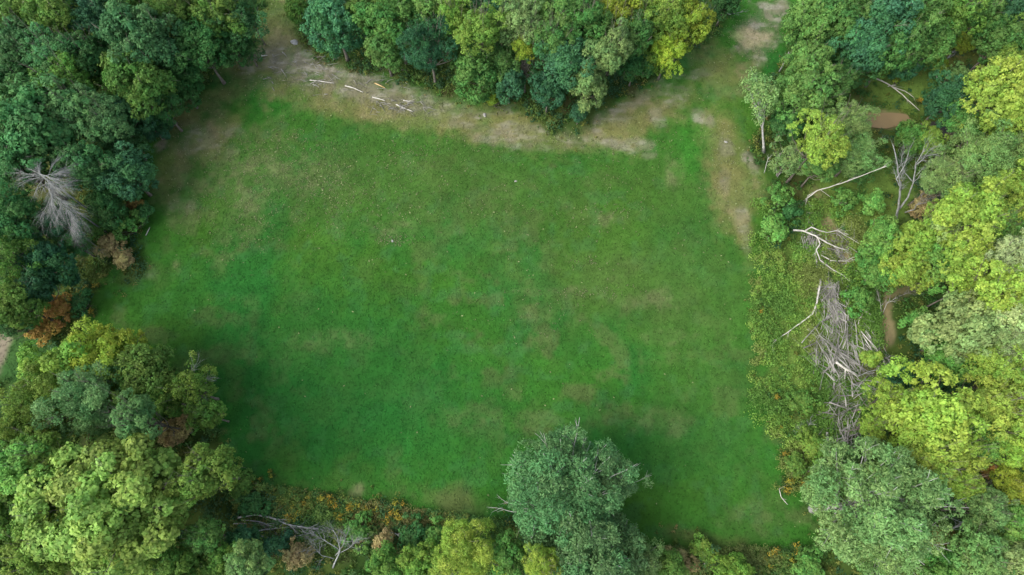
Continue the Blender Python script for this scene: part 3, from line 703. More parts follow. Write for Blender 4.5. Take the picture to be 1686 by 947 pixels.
 (334, 884, 28, 7, 'leaf', 'dense', 'small blue-green tree right of the foot of the bright tree', G_BL),
 (42, 770, 56, 13, 'leaf', 'broad', 'light green tree at the left edge beside the bright tree', G_BL),
 (20, 722, 36, 10, 'olive', 'broad', 'olive tree at the left edge above the light green one', G_BL),
 (72, 748, 36, 12, 'olive', 'broad', 'olive crown between the left edge and the bright tree', G_BL),
 (25, 850, 52, 11, 'darkolive', 'broad', 'dark olive tree at the left edge, lower part', G_BL),
 (72, 910, 50, 12, 'olive', 'lumpy', 'olive green tree at the lower left of the bright tree', G_BL),
 (15, 930, 40, 10, 'darkolive', 'lumpy', 'dark olive tree in the very bottom left corner', G_BL),
 (290, 935, 38, 8, 'darkolive', 'broad', 'dark olive tree at the bottom edge right of the bright tree', G_BL),
 (405, 935, 32, 8, 'grey', 'broad', 'pale sage tree at the bottom edge under the fallen dead tree', G_BL),
 (362, 925, 28, 6, 'darkolive', 'broad', 'low olive tree at the bottom edge left of the pale sage tree', G_BL),
 # lower edge
 (400, 895, 28, 4.5, 'darkteal', 'dense', 'dark low tree under the fallen dead tree', G_B),
 (640, 932, 30, 5, 'darkolive', 'broad', 'low olive green tree at the bottom edge right of the grey bare tree', G_B),
 (698, 930, 34, 6, 'olive', 'broad', 'olive tree at the bottom edge left of the bright yellow-green one', G_B),
 (768, 908, 52, 9, 'lime', 'fine', 'bright yellow-green tree at the bottom edge left of the lone giant', G_B),
 (836, 915, 34, 8, 'green', 'broad', 'dark green tree at the bottom edge touching the lone giant', G_B),
 (893, 930, 32, 9, 'lime', 'fine', 'small yellow-green tree at the bottom edge in front of the lone giant', G_B),
 (1100, 935, 28, 4.5, 'darkolive', 'dense', 'low olive brown tree at the bottom edge right of the lone giant', G_B),
 (1210, 945, 30, 4, 'olive', 'dense', 'low green tree at the bottom edge right of the small log', G_B),
]
T += [(374, 70, 34, 7, 'dark', 'broad', 'dark tree at the wood edge, nearest the bare earth where the mown track begins', G_TL), (302, 148, 30, 6, 'dark', 'broad', 'low dark tree at the wood edge above the worn grass in the upper left', G_TL),
 (410, 85, 22, 4.5, 'dark', 'open', 'small dark tree beside the mown track, lowest of the wood there', G_TL), (250, 205, 26, 5, 'darkteal', 'broad', 'low blue-green tree at the wood edge beside the small bare patch', G_TL)]
cr.seed(9)
for (px, py, r, h, col, kind, label, grp) in T:
    sm = r < 30 or h < 6
    kk = kind
    place_tree('small_tree' if sm else 'broadleaf_tree', px, py, r, h, col, kk, label, 'tree', grp)

# trees with crowns of their own
place_tree('broadleaf_tree', 190, 832, 112, 15, 'maple', 'broad', 'very large bright yellow-green tree in the lower left corner', 'tree',
           unique=dict(nl=60, lr=.21, nsub=52, sr=.38, nleaf=15, leaf=.17, gap=.06, rough=.2))
place_tree('willow_tree', 925, 795, 98, 13, 'sage', 'fine', 'lone giant feathery grey-green tree reaching into the field from the lower edge', 'tree', base=(935, 880),
           unique=dict(nl=60, lr=.2, nsub=46, sr=.36, nleaf=13, leaf=.13, gap=.16, rough=.25, jit=.9, aspect=.35), bark=PALEBARK)
place_tree('willow_tree', 1002, 790, 48, 9, 'sage', 'fine', 'grey-green side crown leaning out at the right of the lone giant', 'tree', base=(950, 880),
           unique=dict(nl=30, lr=.28, gap=.25, aspect=.35, jit=.9), bark=PALEBARK)
place_tree('willow_tree', 962, 902, 92, 10, 'sage', 'fine', 'wide lower feathery green crown at the bottom edge under the lone giant', 'tree',
           unique=dict(nl=60, lr=.2, nsub=46, sr=.36, nleaf=13, leaf=.13, gap=.1, rough=.3, jit=.9, aspect=.38), bark=PALEBARK)
place_tree('willow_tree', 1050, 925, 42, 6, 'grey', 'fine', 'small feathery grey-green tree at the bottom edge right of the lone giant', 'tree',
           unique=dict(nl=24, lr=.3, gap=.2, aspect=.35, jit=.9), bark=PALEBARK)
place_tree('willow_tree', 1440, 828, 104, 14, 'grey', 'fine', 'huge grey-green tree at the lower right with a pale trunk showing at its left', 'tree', base=(1336, 838),
           unique=dict(nl=62, lr=.2, nsub=46, sr=.38, nleaf=13, leaf=.14, gap=.12, rough=.22, jit=.85, aspect=.4), bark=PALEBARK)
place_tree('willow_tree', 1455, 905, 66, 11, 'grey', 'fine', 'lower sage crown at the bottom edge with a pale limb, under the huge grey-green tree', 'tree', base=(1440, 885),
           unique=dict(nl=34, lr=.26, gap=.2, aspect=.4, jit=.85), bark=PALEBARK)
place_tree('slender_tree', 1252, 160, 40, 9, 'grey', 'open', 'slender leaning tree with a bare pale trunk at the right field edge', 'tree', base=(1258, 250),
           unique=dict(nl=26, lr=.26, nsub=15, gap=.3, sr=.4, nleaf=8, leaf=.11), bark=PALEBARK, vz=.7)

# shrubs
S = [
 (182, 405, 20, 2.5, 'brown', 'tan brown shrub at the left field edge, upper one of the pair'), (203, 425, 18, 2, 'brown', 'tan brown shrub at the left field edge, lower one of the pair'),
 (150, 372, 22, 3, 'green', 'green shrub left of the tan brown shrubs'), (212, 372, 22, 3, 'green', 'green shrub just above the tan brown shrubs'), (236, 350, 16, 2.2, 'dark', 'dark shrub at the left field edge'),
 (226, 338, 11, 2.4, 'rust', 'small rusty shrub under the blue-green tree at the left field edge'),
 (97, 505, 24, 3, 'orange', 'orange-brown shrub, upper one of the pair near the left edge'), (70, 545, 22, 2.5, 'orange', 'orange shrub, lower one of the pair near the left edge'), (135, 500, 20, 2, 'dark', 'low dark shrub right of the orange-brown shrub'),
 (10, 718, 18, 3, 'orange', 'orange shrub at the left edge beside the lower left group'), (292, 708, 26, 3, 'brown', 'brown half-bare shrub in the dark hollow of the lower left group'),
 (1283, 328, 26, 3, 'green', 'green shrub at the right field edge below the thin tree'), (1275, 378, 28, 2.6, 'leaf', 'leafy green shrub at the right field edge left of the fallen branches'), (1305, 350, 20, 2.2, 'dark', 'dark shrub beside the leafy one at the right field edge'),
 (1590, 748, 20, 5, 'orange', 'orange shrub between the yellow crowns, left one'), (1612, 770, 18, 5, 'orange', 'orange shrub between the yellow crowns, right one'),
 (1545, 893, 32, 5, 'rust', 'rust coloured shrub right of the huge grey-green tree'), (1570, 900, 22, 4, 'olive', 'olive brown shrub at the right end of the rust coloured one'),
 (490, 912, 24, 2.8, 'brown', 'tan brown shrub at the bottom edge beside the grey bare tree'), (632, 893, 20, 2, 'brown', 'brownish shrub at the lower edge among the yellow flowers'),
 (812, 162, 10, 3, 'gold', 'yellow shrub at the foot of the clump above the field'), (590, 875, 26, 2, 'green', 'green shrub at the lower edge right of the grey bare tree'), (680, 880, 28, 2, 'dark', 'dark green shrub at the lower edge, middle'),
 (720, 885, 24, 2.2, 'green', 'green shrub left of the bright yellow-green tree at the lower edge'), (455, 900, 24, 2.2, 'darkteal', 'dark shrub among the branches of the fallen dead tree'),
 (400, 800, 20, 2.2, 'darkolive', 'dark olive shrub right of the rounded olive tree'), (415, 832, 22, 2, 'dark', 'dark shrub above the fallen dead tree'), (1310, 765, 20, 1.8, 'darkolive', 'olive shrub above the pale bent log'),
 (1340, 735, 24, 2, 'olive', 'olive shrub left of the lower brush pile'), (1325, 660, 24, 1.8, 'darkolive', 'dull green shrub left of the lower brush pile, upper one'), (1385, 755, 24, 3, 'grey', 'grey-green shrub above the huge grey-green tree'),
 (1510, 530, 24, 2, 'leaf', 'low bright shrub right of the sandy path'), (1415, 490, 24, 2.4, 'green', 'green shrub above the cut logs'), (1425, 420, 20, 2, 'green', 'green shrub at the tip of the fallen branches'),
 
 (1432, 590, 14, 1.6, 'lime', 'lime green bush between the cut logs and the brush pile'), (1500, 620, 34, 3.2, 'darkteal', 'dark shrub in the deep gap above the largest yellow crown'),
 (1555, 630, 30, 3, 'dark', 'dark shrub under the broad pale crown'), (1120, 925, 26, 1.6, 'brown', 'brownish green shrub at the lower edge left of the small log'), (1160, 905, 20, 1.4, 'olive', 'olive shrub at the lower field edge above the small log'),
 (1330, 930, 26, 2, 'green', 'green shrub at the lower right corner of the field'), (1395, 330, 24, 2.2, 'green', 'green shrub under the long leaning pole'), (1440, 335, 20, 2, 'leaf', 'light green shrub left of the grey dead tree'),
 (1520, 345, 24, 3, 'brown', 'brownish half-bare shrub right of the foot of the grey dead tree'), (1548, 110, 18, 1.5, 'gold', 'yellow-brown shrub in the opening at the upper right'), (1575, 128, 24, 3, 'grey', 'grey-green shrub above the bright yellow tree'),
 (1585, 70, 20, 1.6, 'gold', 'yellow-brown low shrub deep in the upper right opening'), (1475, 118, 16, 2, 'gold', 'yellowish shrub in front of the dark green clump'),
]
SC = {'n': 0}
for i, (px, py, r, h, col, label) in enumerate(S):
    p = at(px, py, h*.55); R = r*scale_at(px, py, h*.55)
    rg = np.random.default_rng(500+i)
    V, t, Cc, lr = make_crown(700+i, R, h*.55, nl=14, lr=.36, nsub=18, sr=.24, nleaf=12, leaf=.10, low=-.2, gap=.25, rough=.7)
    root = bpy.data.objects.new('shrub', None); COL.objects.link(root); root.location = (p.x, p.y, 0)
    tag(root, label, 'shrub', 'shrubs along the clearing')
    me = quads_mesh('leaves', V, tint=t); me.materials.append(LEAF)
    o = link('foliage', me, parent=root); o.location = (0, 0, h*.5); c = COLORS[col]; o.color = (*c, 1)
    rnd = random.Random(i); VV, FF = [], []
    for k in range(7):
        a_ = rnd.uniform(0, 6.28); twig_fan(VV, FF, Vector((0, 0, -.1)), Vector((math.cos(a_)*.6, math.sin(a_)*.6, 1)), h*.9, .035, 1, rnd, 0, .5, 3)
    link('stems', poly_mesh('stems', VV, FF), BARK, root)

# ---------------------------------------------------------------- goldenrod in flower at the foot of the field and at the right edge
rg = np.random.default_rng(77); rnd = random.Random(77)
def goldenrod_mesh(seed, col):
    rg = np.random.default_rng(seed); n = 45
    q = rg.normal(0, .2, (n, 3)); q[:, 2] = .75+rg.uniform(0, .3, n)
    V1 = leaf_quads(q, np.tile((0, 0, 1.), (n, 1)), rg.uniform(.04, .085, n), rg, .6, .7)
    me1 = quads_mesh('flower_heads', V1, col=np.array(col)*rg.uniform(.6, 1.25, (n, 1))); me1.materials.append(LEAFC)
    n = 150; q = rg.normal(0, .3, (n, 3)); q[:, 2] = rg.uniform(.1, .72, n)
    V2 = leaf_quads(q, np.tile((0, 0, 1.), (n, 1)), rg.uniform(.07, .13, n), rg, .8, .4)
    me2 = quads_mesh('leaves', V2, col=np.array((.06, .11, .025))*rg.uniform(.6, 1.4, (n, 1))); me2.materials.append(LEAFC)
    return me1, me2
GR = [goldenrod_mesh(i, c) for i, c in enumerate([(.42, .34, .045), (.38, .36, .05), (.42, .30, .045)])]
spots = []
for (x, y, sx, sy, n) in [(540, 822, 8, 4, 4), (520, 818, 8, 3, 3), (598, 833, 14, 6, 9), (553, 848, 5, 8, 5), (650, 845, 8, 7, 6), (610, 860, 8, 12, 6), (475, 853, 10, 5, 4), (430, 790, 10, 8, 4), (405, 825, 8, 6, 3),
                         (492, 828, 14, 8, 4), (640, 870, 10, 10, 4), (660, 855, 5, 6, 3), (575, 832, 6, 5, 4), (545, 826, 5, 3, 3), (1270, 918, 6, 8, 6), (1312, 915, 8, 4, 5), (1300, 915, 12, 3, 2), (1325, 800, 7, 4, 5), (1303, 795, 4, 5, 3), (1300, 810, 4, 3, 3),
                         (1298, 748, 4, 3, 2), (1280, 655, 3, 3, 2), (1258, 510, 3, 6, 2), (1305, 690, 8, 8, 2), (1515, 165, 6, 6, 3), (150, 480, 8, 6, 3), (140, 510, 8, 6, 3)]:
    for _ in range(n): spots.append((rnd.gauss(x, sx), rnd.gauss(y, sy), x))
for (x, y, x0) in spots:
    p = at(x, y, .8); k = rnd.randint(0, 2)
    root = bpy.data.objects.new('goldenrod_plant', None); COL.objects.link(root); root.location = (p.x, p.y, 0); root.rotation_euler.z = rnd.uniform(0, 6.28); root.scale = (rnd.uniform(.5, .95),)*3
    where = ('at the lower right edge of the field' if y > 880 else 'at the right edge of the field') if x0 > 1000 else ('by the orange-brown shrub on the left' if x0 < 200 else 'along the lower left edge of the field')
    if 1400 < x0: where = 'in the glade beside the muddy pool'
    tag(root, 'yellow-orange flowering weed '+where, 'wildflower', 'yellow flowering weeds '+where)
    link('flower_heads', GR[k][0], parent=root); link('leaves', GR[k][1], parent=root)

# ---------------------------------------------------------------- dead trees, fallen branches, brush piles, logs
def dead_thing(name, label, limbs, mat, cat='dead tree', twigs=5, tl=2.0, depth=2, seed=1, spread=.6, droop=0, group=None, part='limb', wg=.06, origin=None):
    """limbs: ([(px, py, z), ...], r0, r1); the first is the trunk"""
    rnd = random.Random(seed)
    o0 = at(*limbs[0][0][0]) if origin is None else at(*origin)
    root = bpy.data.objects.new(name, None); COL.objects.link(root); root.location = (o0.x, o0.y, 0); tag(root, label, cat, group)
    base = Vector((o0.x, o0.y, 0)); TV, TF = [], []
    for i, (pp, r0, r1) in enumerate(limbs):
        pts = [at(*q)-base for q in pp]; fine = []
        for a_, b_ in zip(pts[:-1], pts[1:]): fine += wiggle(a_, b_, 4, wg, rnd)[:-1]
        fine.append(pts[-1])
        V, Fc = [], []; n = len(fine)
        rad = [.75*(r0+(r1-r0)*k/(n-1)) for k in range(n)]
        tube(V, Fc, fine, rad, 8)
        link('trunk' if i == 0 else part, poly_mesh('limb', V, Fc), mat, root)
        for k in range(twigs):
            j = rnd.randint(n//3, n-1); d = (fine[min(j+1, n-1)]-fine[max(j-1, 0)]).normalized()
            s = Vector((rnd.gauss(0, 1), rnd.gauss(0, 1), rnd.gauss(0, .5))).normalized()
            twig_fan(TV, TF, fine[j], (d+s*spread).normalized(), tl*rnd.uniform(.5, 1), max(.02, rad[j]*.5), depth, rnd, droop, spread, 4)
    if TV: link('twigs', poly_mesh('twigs', TV, TF), mat, root)
    return root
# bleached dead tree, left: bare boughs spreading from the top and hanging over the dark hollow
def bleached(px, py, zt, R, nb, seed, label, arc=(0, 6.28), rad=.04):
    rnd = random.Random(seed); c = at(px, py, zt)
    root = bpy.data.objects.new('dead_tree', None); COL.objects.link(root); root.location = (c.x, c.y, 0); tag(root, label, 'dead tree')
    V, Fc = [], []; pts = wiggle(Vector((0, 0, -.1)), Vector((0, 0, zt)), 8, .02, rnd); tube(V, Fc, pts, [rad*3.2*(1-.08*i) for i in range(9)], 8)
    link('trunk', poly_mesh('trunk', V, Fc), DEAD, root)
    for k in range(nb):
        a_ = arc[0]+(arc[1]-arc[0])*(k+.5)/nb+rnd.uniform(-.1, .1); V, Fc = [], []
        s = Vector((0, 0, zt-rnd.uniform(0, 3.5)))
        L_ = R*rnd.uniform(.7, 1.1)
        twig_fan(V, Fc, s, Vector((math.cos(a_), math.sin(a_), rnd.uniform(-.1, .35))), L_, rad, 2, rnd, -.10, .34, 9)
        link('bough', poly_mesh('bough', V, Fc), DEAD, root)
bleached(64, 286, 11, 2.7, 30, 3, 'bleached grey dead tree with spreading bare boughs under the large bright crown')
bleached(84, 318, 10, 3.4, 14, 4, 'bleached grey dead tree with hanging twigs, just below the first one', (4.4, 5.8), .032)
bleached(112, 375, 6, 2.2, 9, 5, 'small faint grey dead tree left of the tan brown shrubs', (4.4, 5.7), .022)
# grey dead tree, right
dead_thing('dead_tree', 'standing grey dead tree with forked bare limbs below the muddy pool', [
 ([(1474, 366, 0), (1480, 340, 2.5), (1483, 305, 5), (1478, 272, 7), (1470, 238, 9)], .20, .05),
 ([(1480, 345, 2), (1495, 325, 3.5), (1504, 300, 5.5), (1508, 270, 7.5), (1522, 245, 9)], .15, .04),
 ([(1484, 312, 5), (1476, 295, 6.5), (1488, 275, 7.5), (1496, 252, 9)], .10, .03),
 ([(1504, 300, 5.5), (1490, 285, 6.5), (1484, 262, 8)], .08, .03),
 ([(1490, 350, 1.5), (1506, 345, 2.5), (1508, 338, 3), (1520, 335, 3.5)], .09, .03),
 ([(1508, 272, 7.5), (1520, 262, 8.5), (1527, 250, 9.5)], .07, .02)], DEAD, twigs=7, tl=2.2, seed=12, depth=2, spread=.6)
dead_thing('leaning_pole', 'long thin leaning dead trunk left of the standing grey dead tree', [
 ([(1322, 332, .2), (1345, 314, 2), (1385, 302, 4), (1425, 287, 5.5), (1460, 274, 7)], .09, .04),
 ([(1345, 314, 1.2), (1330, 322, .8), (1324, 345, .3)], .06, .03), ([(1350, 312, 1.4), (1375, 330, .8)], .04, .02)], WHITE, 'dead trunk', twigs=3, tl=1.5, seed=13, depth=1)
dead_thing('fallen_branch', 'pale many-forked fallen tree lying over the bare earth right of the leafy shrub', [
 ([(1306, 379, .9), (1322, 380, .9), (1342, 388, 1), (1362, 400, 1), (1380, 408, .9), (1398, 412, .6)], .15, .05),
 ([(1326, 380, 1), (1336, 374, 1.2), (1350, 380, 1.2), (1362, 383, 1), (1380, 380, .9), (1405, 395, .6), (1425, 408, .4)], .10, .03),
 ([(1346, 390, 1), (1350, 402, 1), (1344, 412, .9), (1350, 428, .8), (1368, 442, .6), (1392, 455, .4)], .10, .04),
 ([(1352, 420, .8), (1368, 429, .8), (1392, 430, .8), (1415, 420, .8), (1436, 411, .8)], .08, .03),
 ([(1402, 428, .5), (1420, 426, .6), (1442, 422, .7)], .06, .025), ([(1344, 398, .5), (1343, 418, .4), (1345, 432, .3)], .11, .09)], WHITE, 'fallen tree', twigs=4, tl=1.6, seed=14, depth=1, spread=.5)
dead_thing('fallen_birch', 'pale fallen birch trunk tapering out through the scrub towards the field', [
 ([(1351, 460, .5), (1348, 480, .5), (1344, 502, .5), (1338, 517, .5), (1318, 532, .4), (1300, 545, .3), (1278, 560, .3), (1256, 580, .2)], .16, .03)], WHITE, 'fallen trunk', twigs=6, tl=1.3, seed=15, depth=1)
dead_thing('fallen_log', 'thick white fallen log at the lower right of the brush pile', [([(1376, 596, 1.1), (1392, 607, 1.0), (1412, 618, .7)], .20, .12), ([(1392, 607, 1.0), (1391, 624, .6)], .10, .07)], WHITE, 'log', twigs=2, tl=1, seed=16, depth=0)
dead_thing('fallen_log', 'pale cut log left of the upper end of the sandy path', [([(1410, 506, .3), (1434, 518, .3)], .13, .10)], WHITE, 'log', twigs=0)
dead_thing('fallen_log', 'short pale cut log below the other cut log near the sandy path', [([(1420, 517, .3), (1413, 534, .3)], .10, .08)], WHITE, 'log', twigs=0)
for k, (a_, b_, lab) in enumerate([((1418, 546), (1462, 604), 'longest of the pale poles fanned between the brush pile and the sandy path'), ((1424, 566), (1452, 600), 'middle pole of the fan between the brush pile and the sandy path'),
        ((1432, 562), (1466, 618), 'right-hand pole of the fan between the brush pile and the sandy path'), ((1420, 552), (1448, 610), 'left-hand pole of the fan between the brush pile and the sandy path')]):
    dead_thing('pole', lab, [([(a_[0], a_[1], .5), ((a_[0]+b_[0])/2+2, (a_[1]+b_[1])/2-3, .7), (b_[0], b_[1], .4)], .09, .05)], WHITE, 'pole', twigs=1, tl=.8, depth=0, seed=30+k)
dead_thing('fallen_branch', 'forked grey branch below the thick white log', [([(1405, 632, .6), (1420, 640, .6), (1442, 647, .5)], .11, .04), ([(1412, 620, .7), (1430, 612, .8), (1470, 606, 1)], .08, .03), ([(1408, 636, .5), (1425, 650, .3)], .07, .03)], DEAD, 'fallen branch', twigs=4, tl=1.2, depth=1, seed=40)
dead_thing('bent_log', 'pale bent trunk pointing down towards the field from the lower brush pile', [([(1362, 712, .6), (1362, 738, .7), (1350, 757, .7), (1336, 772, .5), (1320, 786, .3)], .16, .07)], WHITE, 'fallen trunk', twigs=4, tl=1.0, depth=1, seed=41)
dead_thing('fallen_branch', 'small crooked white branch at the right edge of the field', [([(1283, 805, .3), (1286, 818, .3), (1297, 831, .2)], .06, .03), ([(1283, 805, .3), (1296, 799, .3)], .04, .02)], WHITE, 'fallen branch', twigs=1, tl=.8, depth=0, seed=42)
dead_thing('fallen_log', 'small pale log at the lower edge of the field', [([(1157, 930, .5), (1170, 922, .6), (1186, 918, .6)], .09, .04)], WHITE, 'log', twigs=2, tl=.8, depth=0, seed=43)
dead_thing('fallen_tree', 'fallen bare tree with long pale limbs right of the small blue-green tree', [
 ([(392, 852, .8), (420, 847, .9), (445, 852, 1), (475, 864, 1), (505, 869, .9), (530, 872, .8)], .14, .07),
 ([(400, 856, .6), (430, 860, .8), (460, 870, .8), (500, 868, .8)], .10, .04), ([(418, 875, .7), (455, 870, .8), (490, 867, .9), (520, 872, .9)], .11, .05),
 ([(424, 880, .5), (450, 887, .6), (475, 886, .7), (500, 880, .8)], .10, .04), ([(385, 862, .5), (420, 862, .6), (450, 862, .8)], .07, .03)], DEAD, 'fallen tree', twigs=7, tl=2.0, depth=1, seed=50, spread=.4)
dead_thing('dead_tree', 'grey bare tree with tangled twigs at the lower edge beside the tan shrub', [
 ([(548, 935, 0), (560, 905, 2), (556, 885, 3), (548, 872, 3.5)], .11, .03), ([(552, 915, 1), (566, 895, 2.2), (570, 880, 3)], .07, .02), ([(558, 905, 1.5), (535, 890, 2.5), (515, 878, 3)], .07, .02), ([(550, 920, 1), (530, 915, 1.8), (515, 900, 2.4)], .06, .02), ([(556, 912, 1.4), (578, 900, 2.2), (590, 885, 2.6)], .05, .02)], DEAD, twigs=11, tl=1.7, depth=2, seed=51, spread=.8)
dead_thing('fallen_branch', 'bare grey branch among the low shrubs right of the grey bare tree', [([(640, 876, 1), (655, 880, 1), (668, 874, 1.2)], .06, .03)], DEAD, 'fallen branch', twigs=4, tl=1.2, depth=1, seed=52)
dead_thing('fallen_log', 'pale forked log lying across the dark hole right of the huge grey-green tree', [([(1528, 876, 1.2), (1548, 871, 1.4), (1570, 869, 1.5), (1586, 859, 1.8)], .14, .06), ([(1562, 870, 1.4), (1580, 866, 1.6), (1598, 862, 1.8)], .09, .04)], WHITE, 'log', twigs=2, tl=1, depth=0, seed=53)
dead_thing('fallen_branch', 'tangle of bare grey branches at the upper side of the dark hole', [([(1537, 828, 1.5), (1552, 832, 1.8), (1570, 828, 2), (1582, 835, 1.8)], .08, .04), ([(1540, 840, 1), (1560, 852, 1), (1585, 860, 1.2)], .05, .03)], DEAD, 'fallen branch', twigs=8, tl=1.4, depth=1, seed=54, spread=.9)
dead_thing('fallen_log', 'long pale thin log slanting across the creek glade above the muddy pool', [([(1440, 128, .4), (1465, 140, .5), (1485, 155, .5), (1514, 182, .3)], .11, .05), ([(1470, 143, .5), (1490, 150, .5), (1504, 160, .4)], .09, .04), ([(1462, 142, .5), (1475, 140, .6)], .08, .04)], WHITE, 'log', twigs=2, tl=1.4, depth=0, seed=55)
dead_thing('fallen_branch', 'pale forked branch in the yellow-brown opening at the upper right', [([(1559, 97, .4), (1570, 85, .6), (1580, 76, .5)], .10, .05), ([(1563, 95, .4), (1572, 90, .5)], .06, .03)], DEAD, 'fallen branch', twigs=4, tl=1.2, depth=1, seed=56)
dead_thing('fallen_log', 'short curved pale log between the pool glade and the upper right opening', [([(1542, 125, .6), (1545, 132, .6), (1551, 139, .4)], .08, .05)], WHITE, 'log', twigs=0, seed=57)
dead_thing('pole', 'grey dead pole slanting beside the light green tree right of the tan bare patch', [([(1283, 118, .2), (1291, 102, 1.5), (1299, 85, 3)], .12, .06)], DEAD, 'pole', twigs=2, tl=1, depth=0, seed=58)
dead_thing('fallen_branch', 'bare branches at the foot of the dark tree cut by the top edge', [([(1185, 18, .5), (1202, 24, .5), (1222, 20, .5)], .08, .03)], DEAD, 'fallen branch', twigs=5, tl=1.4, depth=1, seed=59)
dead_thing('dead_shrub', 'grey bare twiggy shrub under the yellowish crown of the clump above the field', [([(880, 128, 0), (872, 118, 1.2), (866, 108, 2)], .07, .03), ([(878, 125, .4), (882, 112, 1.8)], .05, .02), ([(876, 125, .4), (862, 120, 1.4)], .05, .02)], DEAD, 'dead shrub', twigs=9, tl=1.6, depth=1, seed=60, spread=.8)
dead_thing('dead_shrub', 'bare reddish twigs in the dark gap of the upper left wood', [([(62, 128, 2), (45, 118, 4), (25, 115, 5)], .07, .03), ([(62, 128, 2), (70, 118, 4)], .05, .02)], TWIG, 'dead shrub', twigs=9, tl=2, depth=1, seed=61, spread=.6)
dead_thing('bare_sapling', 'thin bare sapling stems at the field edge under the thin grey-green tree', [([(1258, 285, 0), (1262, 270, 1.2), (1266, 258, 2.2)], .06, .03), ([(1280, 292, 0), (1277, 272, 1.6), (1284, 252, 3)], .06, .03), ([(1280, 292, 0), (1292, 270, 2)], .05, .02)], PALEBARK, 'sapling', twigs=3, tl=1, depth=1, seed=62)
dead_thing('bare_twigs', 'bare grey twigs sticking out of the ragged olive tree towards the field', [([(290, 640, 6), (310, 618, 6.5), (322, 600, 6.5)], .06, .02), ([(290, 645, 6), (320, 632, 6.5), (345, 622, 6.5)], .06, .02), ([(300, 655, 6), (335, 655, 6.3)], .05, .02)], DEAD, 'dead branch', twigs=6, tl=1.5, depth=1, seed=63, spread=.5)
dead_thing('dead_branch', 'bare pale dead branches at the left side of the lone giant', [([(870, 838, 6), (850, 835, 6), (826, 822, 5.5)], .06, .02), ([(868, 842, 6), (845, 843, 5.8), (815, 836, 5.5)], .06, .02)], PALEBARK, 'dead branch', twigs=5, tl=1.1, depth=1, seed=64, spread=.6)
dead_thing('dead_shrub', 'grey bare twigs at the right edge of the dark hole above the golden tree', [([(1655, 770, 4), (1645, 750, 6), (1640, 735, 7)], .06, .03), ([(1655, 770, 4), (1635, 760, 6)], .05, .02)], DEAD, 'dead shrub', twigs=9, tl=1.6, depth=1, seed=65, spread=.9)
dead_thing('dead_shrub', 'grey bare twiggy bush beside the olive shrub left of the lower brush pile', [([(1322, 716, 0), (1330, 704, .8), (1334, 694, 1.2)], .05, .02), ([(1322, 716, 0), (1316, 706, .8)], .04, .02)], DEAD, 'dead shrub', twigs=9, tl=1.1, depth=1, seed=66, spread=.7)
dead_thing('dead_shrub', 'bare brown bush by the upper end of the sandy path', [([(1452, 520, 0), (1450, 500, .8), (1446, 488, 1.2)], .06, .02), ([(1452, 520, 0), (1460, 500, .9), (1480, 488, 1.2)], .05, .02), ([(1480, 488, .6), (1510, 478, .9)], .04, .02)], TWIG, 'dead shrub', twigs=10, tl=1.5, depth=1, seed=67, spread=.6)
dead_thing('fallen_branch', 'small white branch on the grass at the left edge of the field', [([(240, 388, .1), (244, 380, .15), (247, 374, .1)], .06, .03)], WHITE, 'fallen branch', twigs=0, seed=68)
for k, (pp, mt, lab) in enumerate([([(510, 132), (530, 134), (550, 137)], WHITE, 'long whitish log in the bare earth at the top of the field, left one'), ([(568, 141), (582, 145), (598, 152)], WHITE, 'whitish log in the bare earth at the top of the field, middle one'),
        ([(617, 137), (626, 141), (634, 145)], STRAWWOOD, 'short orange-yellow split log in the bare earth'), ([(652, 172), (665, 178), (680, 184)], WHITE, 'whitish log in the bare earth at the top of the field, right one'),
        ([(427, 98), (432, 92), (440, 91)], WHITE, 'small curved whitish log beside the foot of the mown track'), ([(664, 165), (672, 167), (678, 166)], WHITE, 'short whitish log just above the right one'), ([(613, 160), (625, 163), (634, 166)], WHITE, 'thin pale log between the middle and right whitish logs')]):
    dead_thing('fallen_log', lab, [([(x, y, .12) for x, y in pp], .10, .06)], mt, 'log', twigs=1, tl=.7, depth=0, seed=70+k, wg=.04)

# brush piles: heaps of sticks nobody could count, one heap each
def brush(name, label, areas, n, seed, L=(1.2, 3.2), r=.028):
    rnd = random.Random(seed); V, Fc = [], []; c0 = at(areas[0][0], areas[0][1]); base = Vector((c0.x, c0.y, 0))
    for i in range(n):
        x, y, sx, sy, ang, hz = rnd.choice(areas)
        c = at(rnd.gauss(x, sx), rnd.gauss(y, sy), rnd.uniform(.1, hz))
        a_ = math.radians(ang+rnd.gauss(0, 34)); l = rnd.uniform(*L)
        d = Vector((math.cos(a_), math.sin(a_), rnd.gauss(0, .12)))*l*.5
        pp = wiggle(c-d, c+d, 5, .13, rnd, rnd.uniform(0, .08)); rr = r*(.4+2.6*rnd.random()**3)
        tube(V, Fc, [p-base for p in pp], [rr*(1-.12*k) for k in range(6)], 4)
    o = link(name, poly_mesh(name, V, Fc, False), TWIG); o.location = base
    tag(o, label, 'brush pile', kind='stuff')
brush('brushwood', 'large grey heap of brushwood between the scrub and the cut poles', [(1348, 578, 8, 18, 78, 1.0), (1366, 570, 14, 22, 95, 1.2), (1390, 545, 12, 26, 98, 1.1), (1382, 590, 20, 16, 120, 1.2), (1402, 605, 20, 12, 150, .9), (1372, 515, 12, 18, 100, .7), (1420, 585, 16, 16, 125, .7)], 330, 1, (.9, 3.6), .032)
brush('brushwood', 'small grey heap of twigs beside the pale fallen birch', [(1368, 488, 9, 12, 95, .8), (1366, 475, 8, 8, 60, .7), (1378, 515, 6, 10, 110, .7)], 200, 2, (.8, 2))
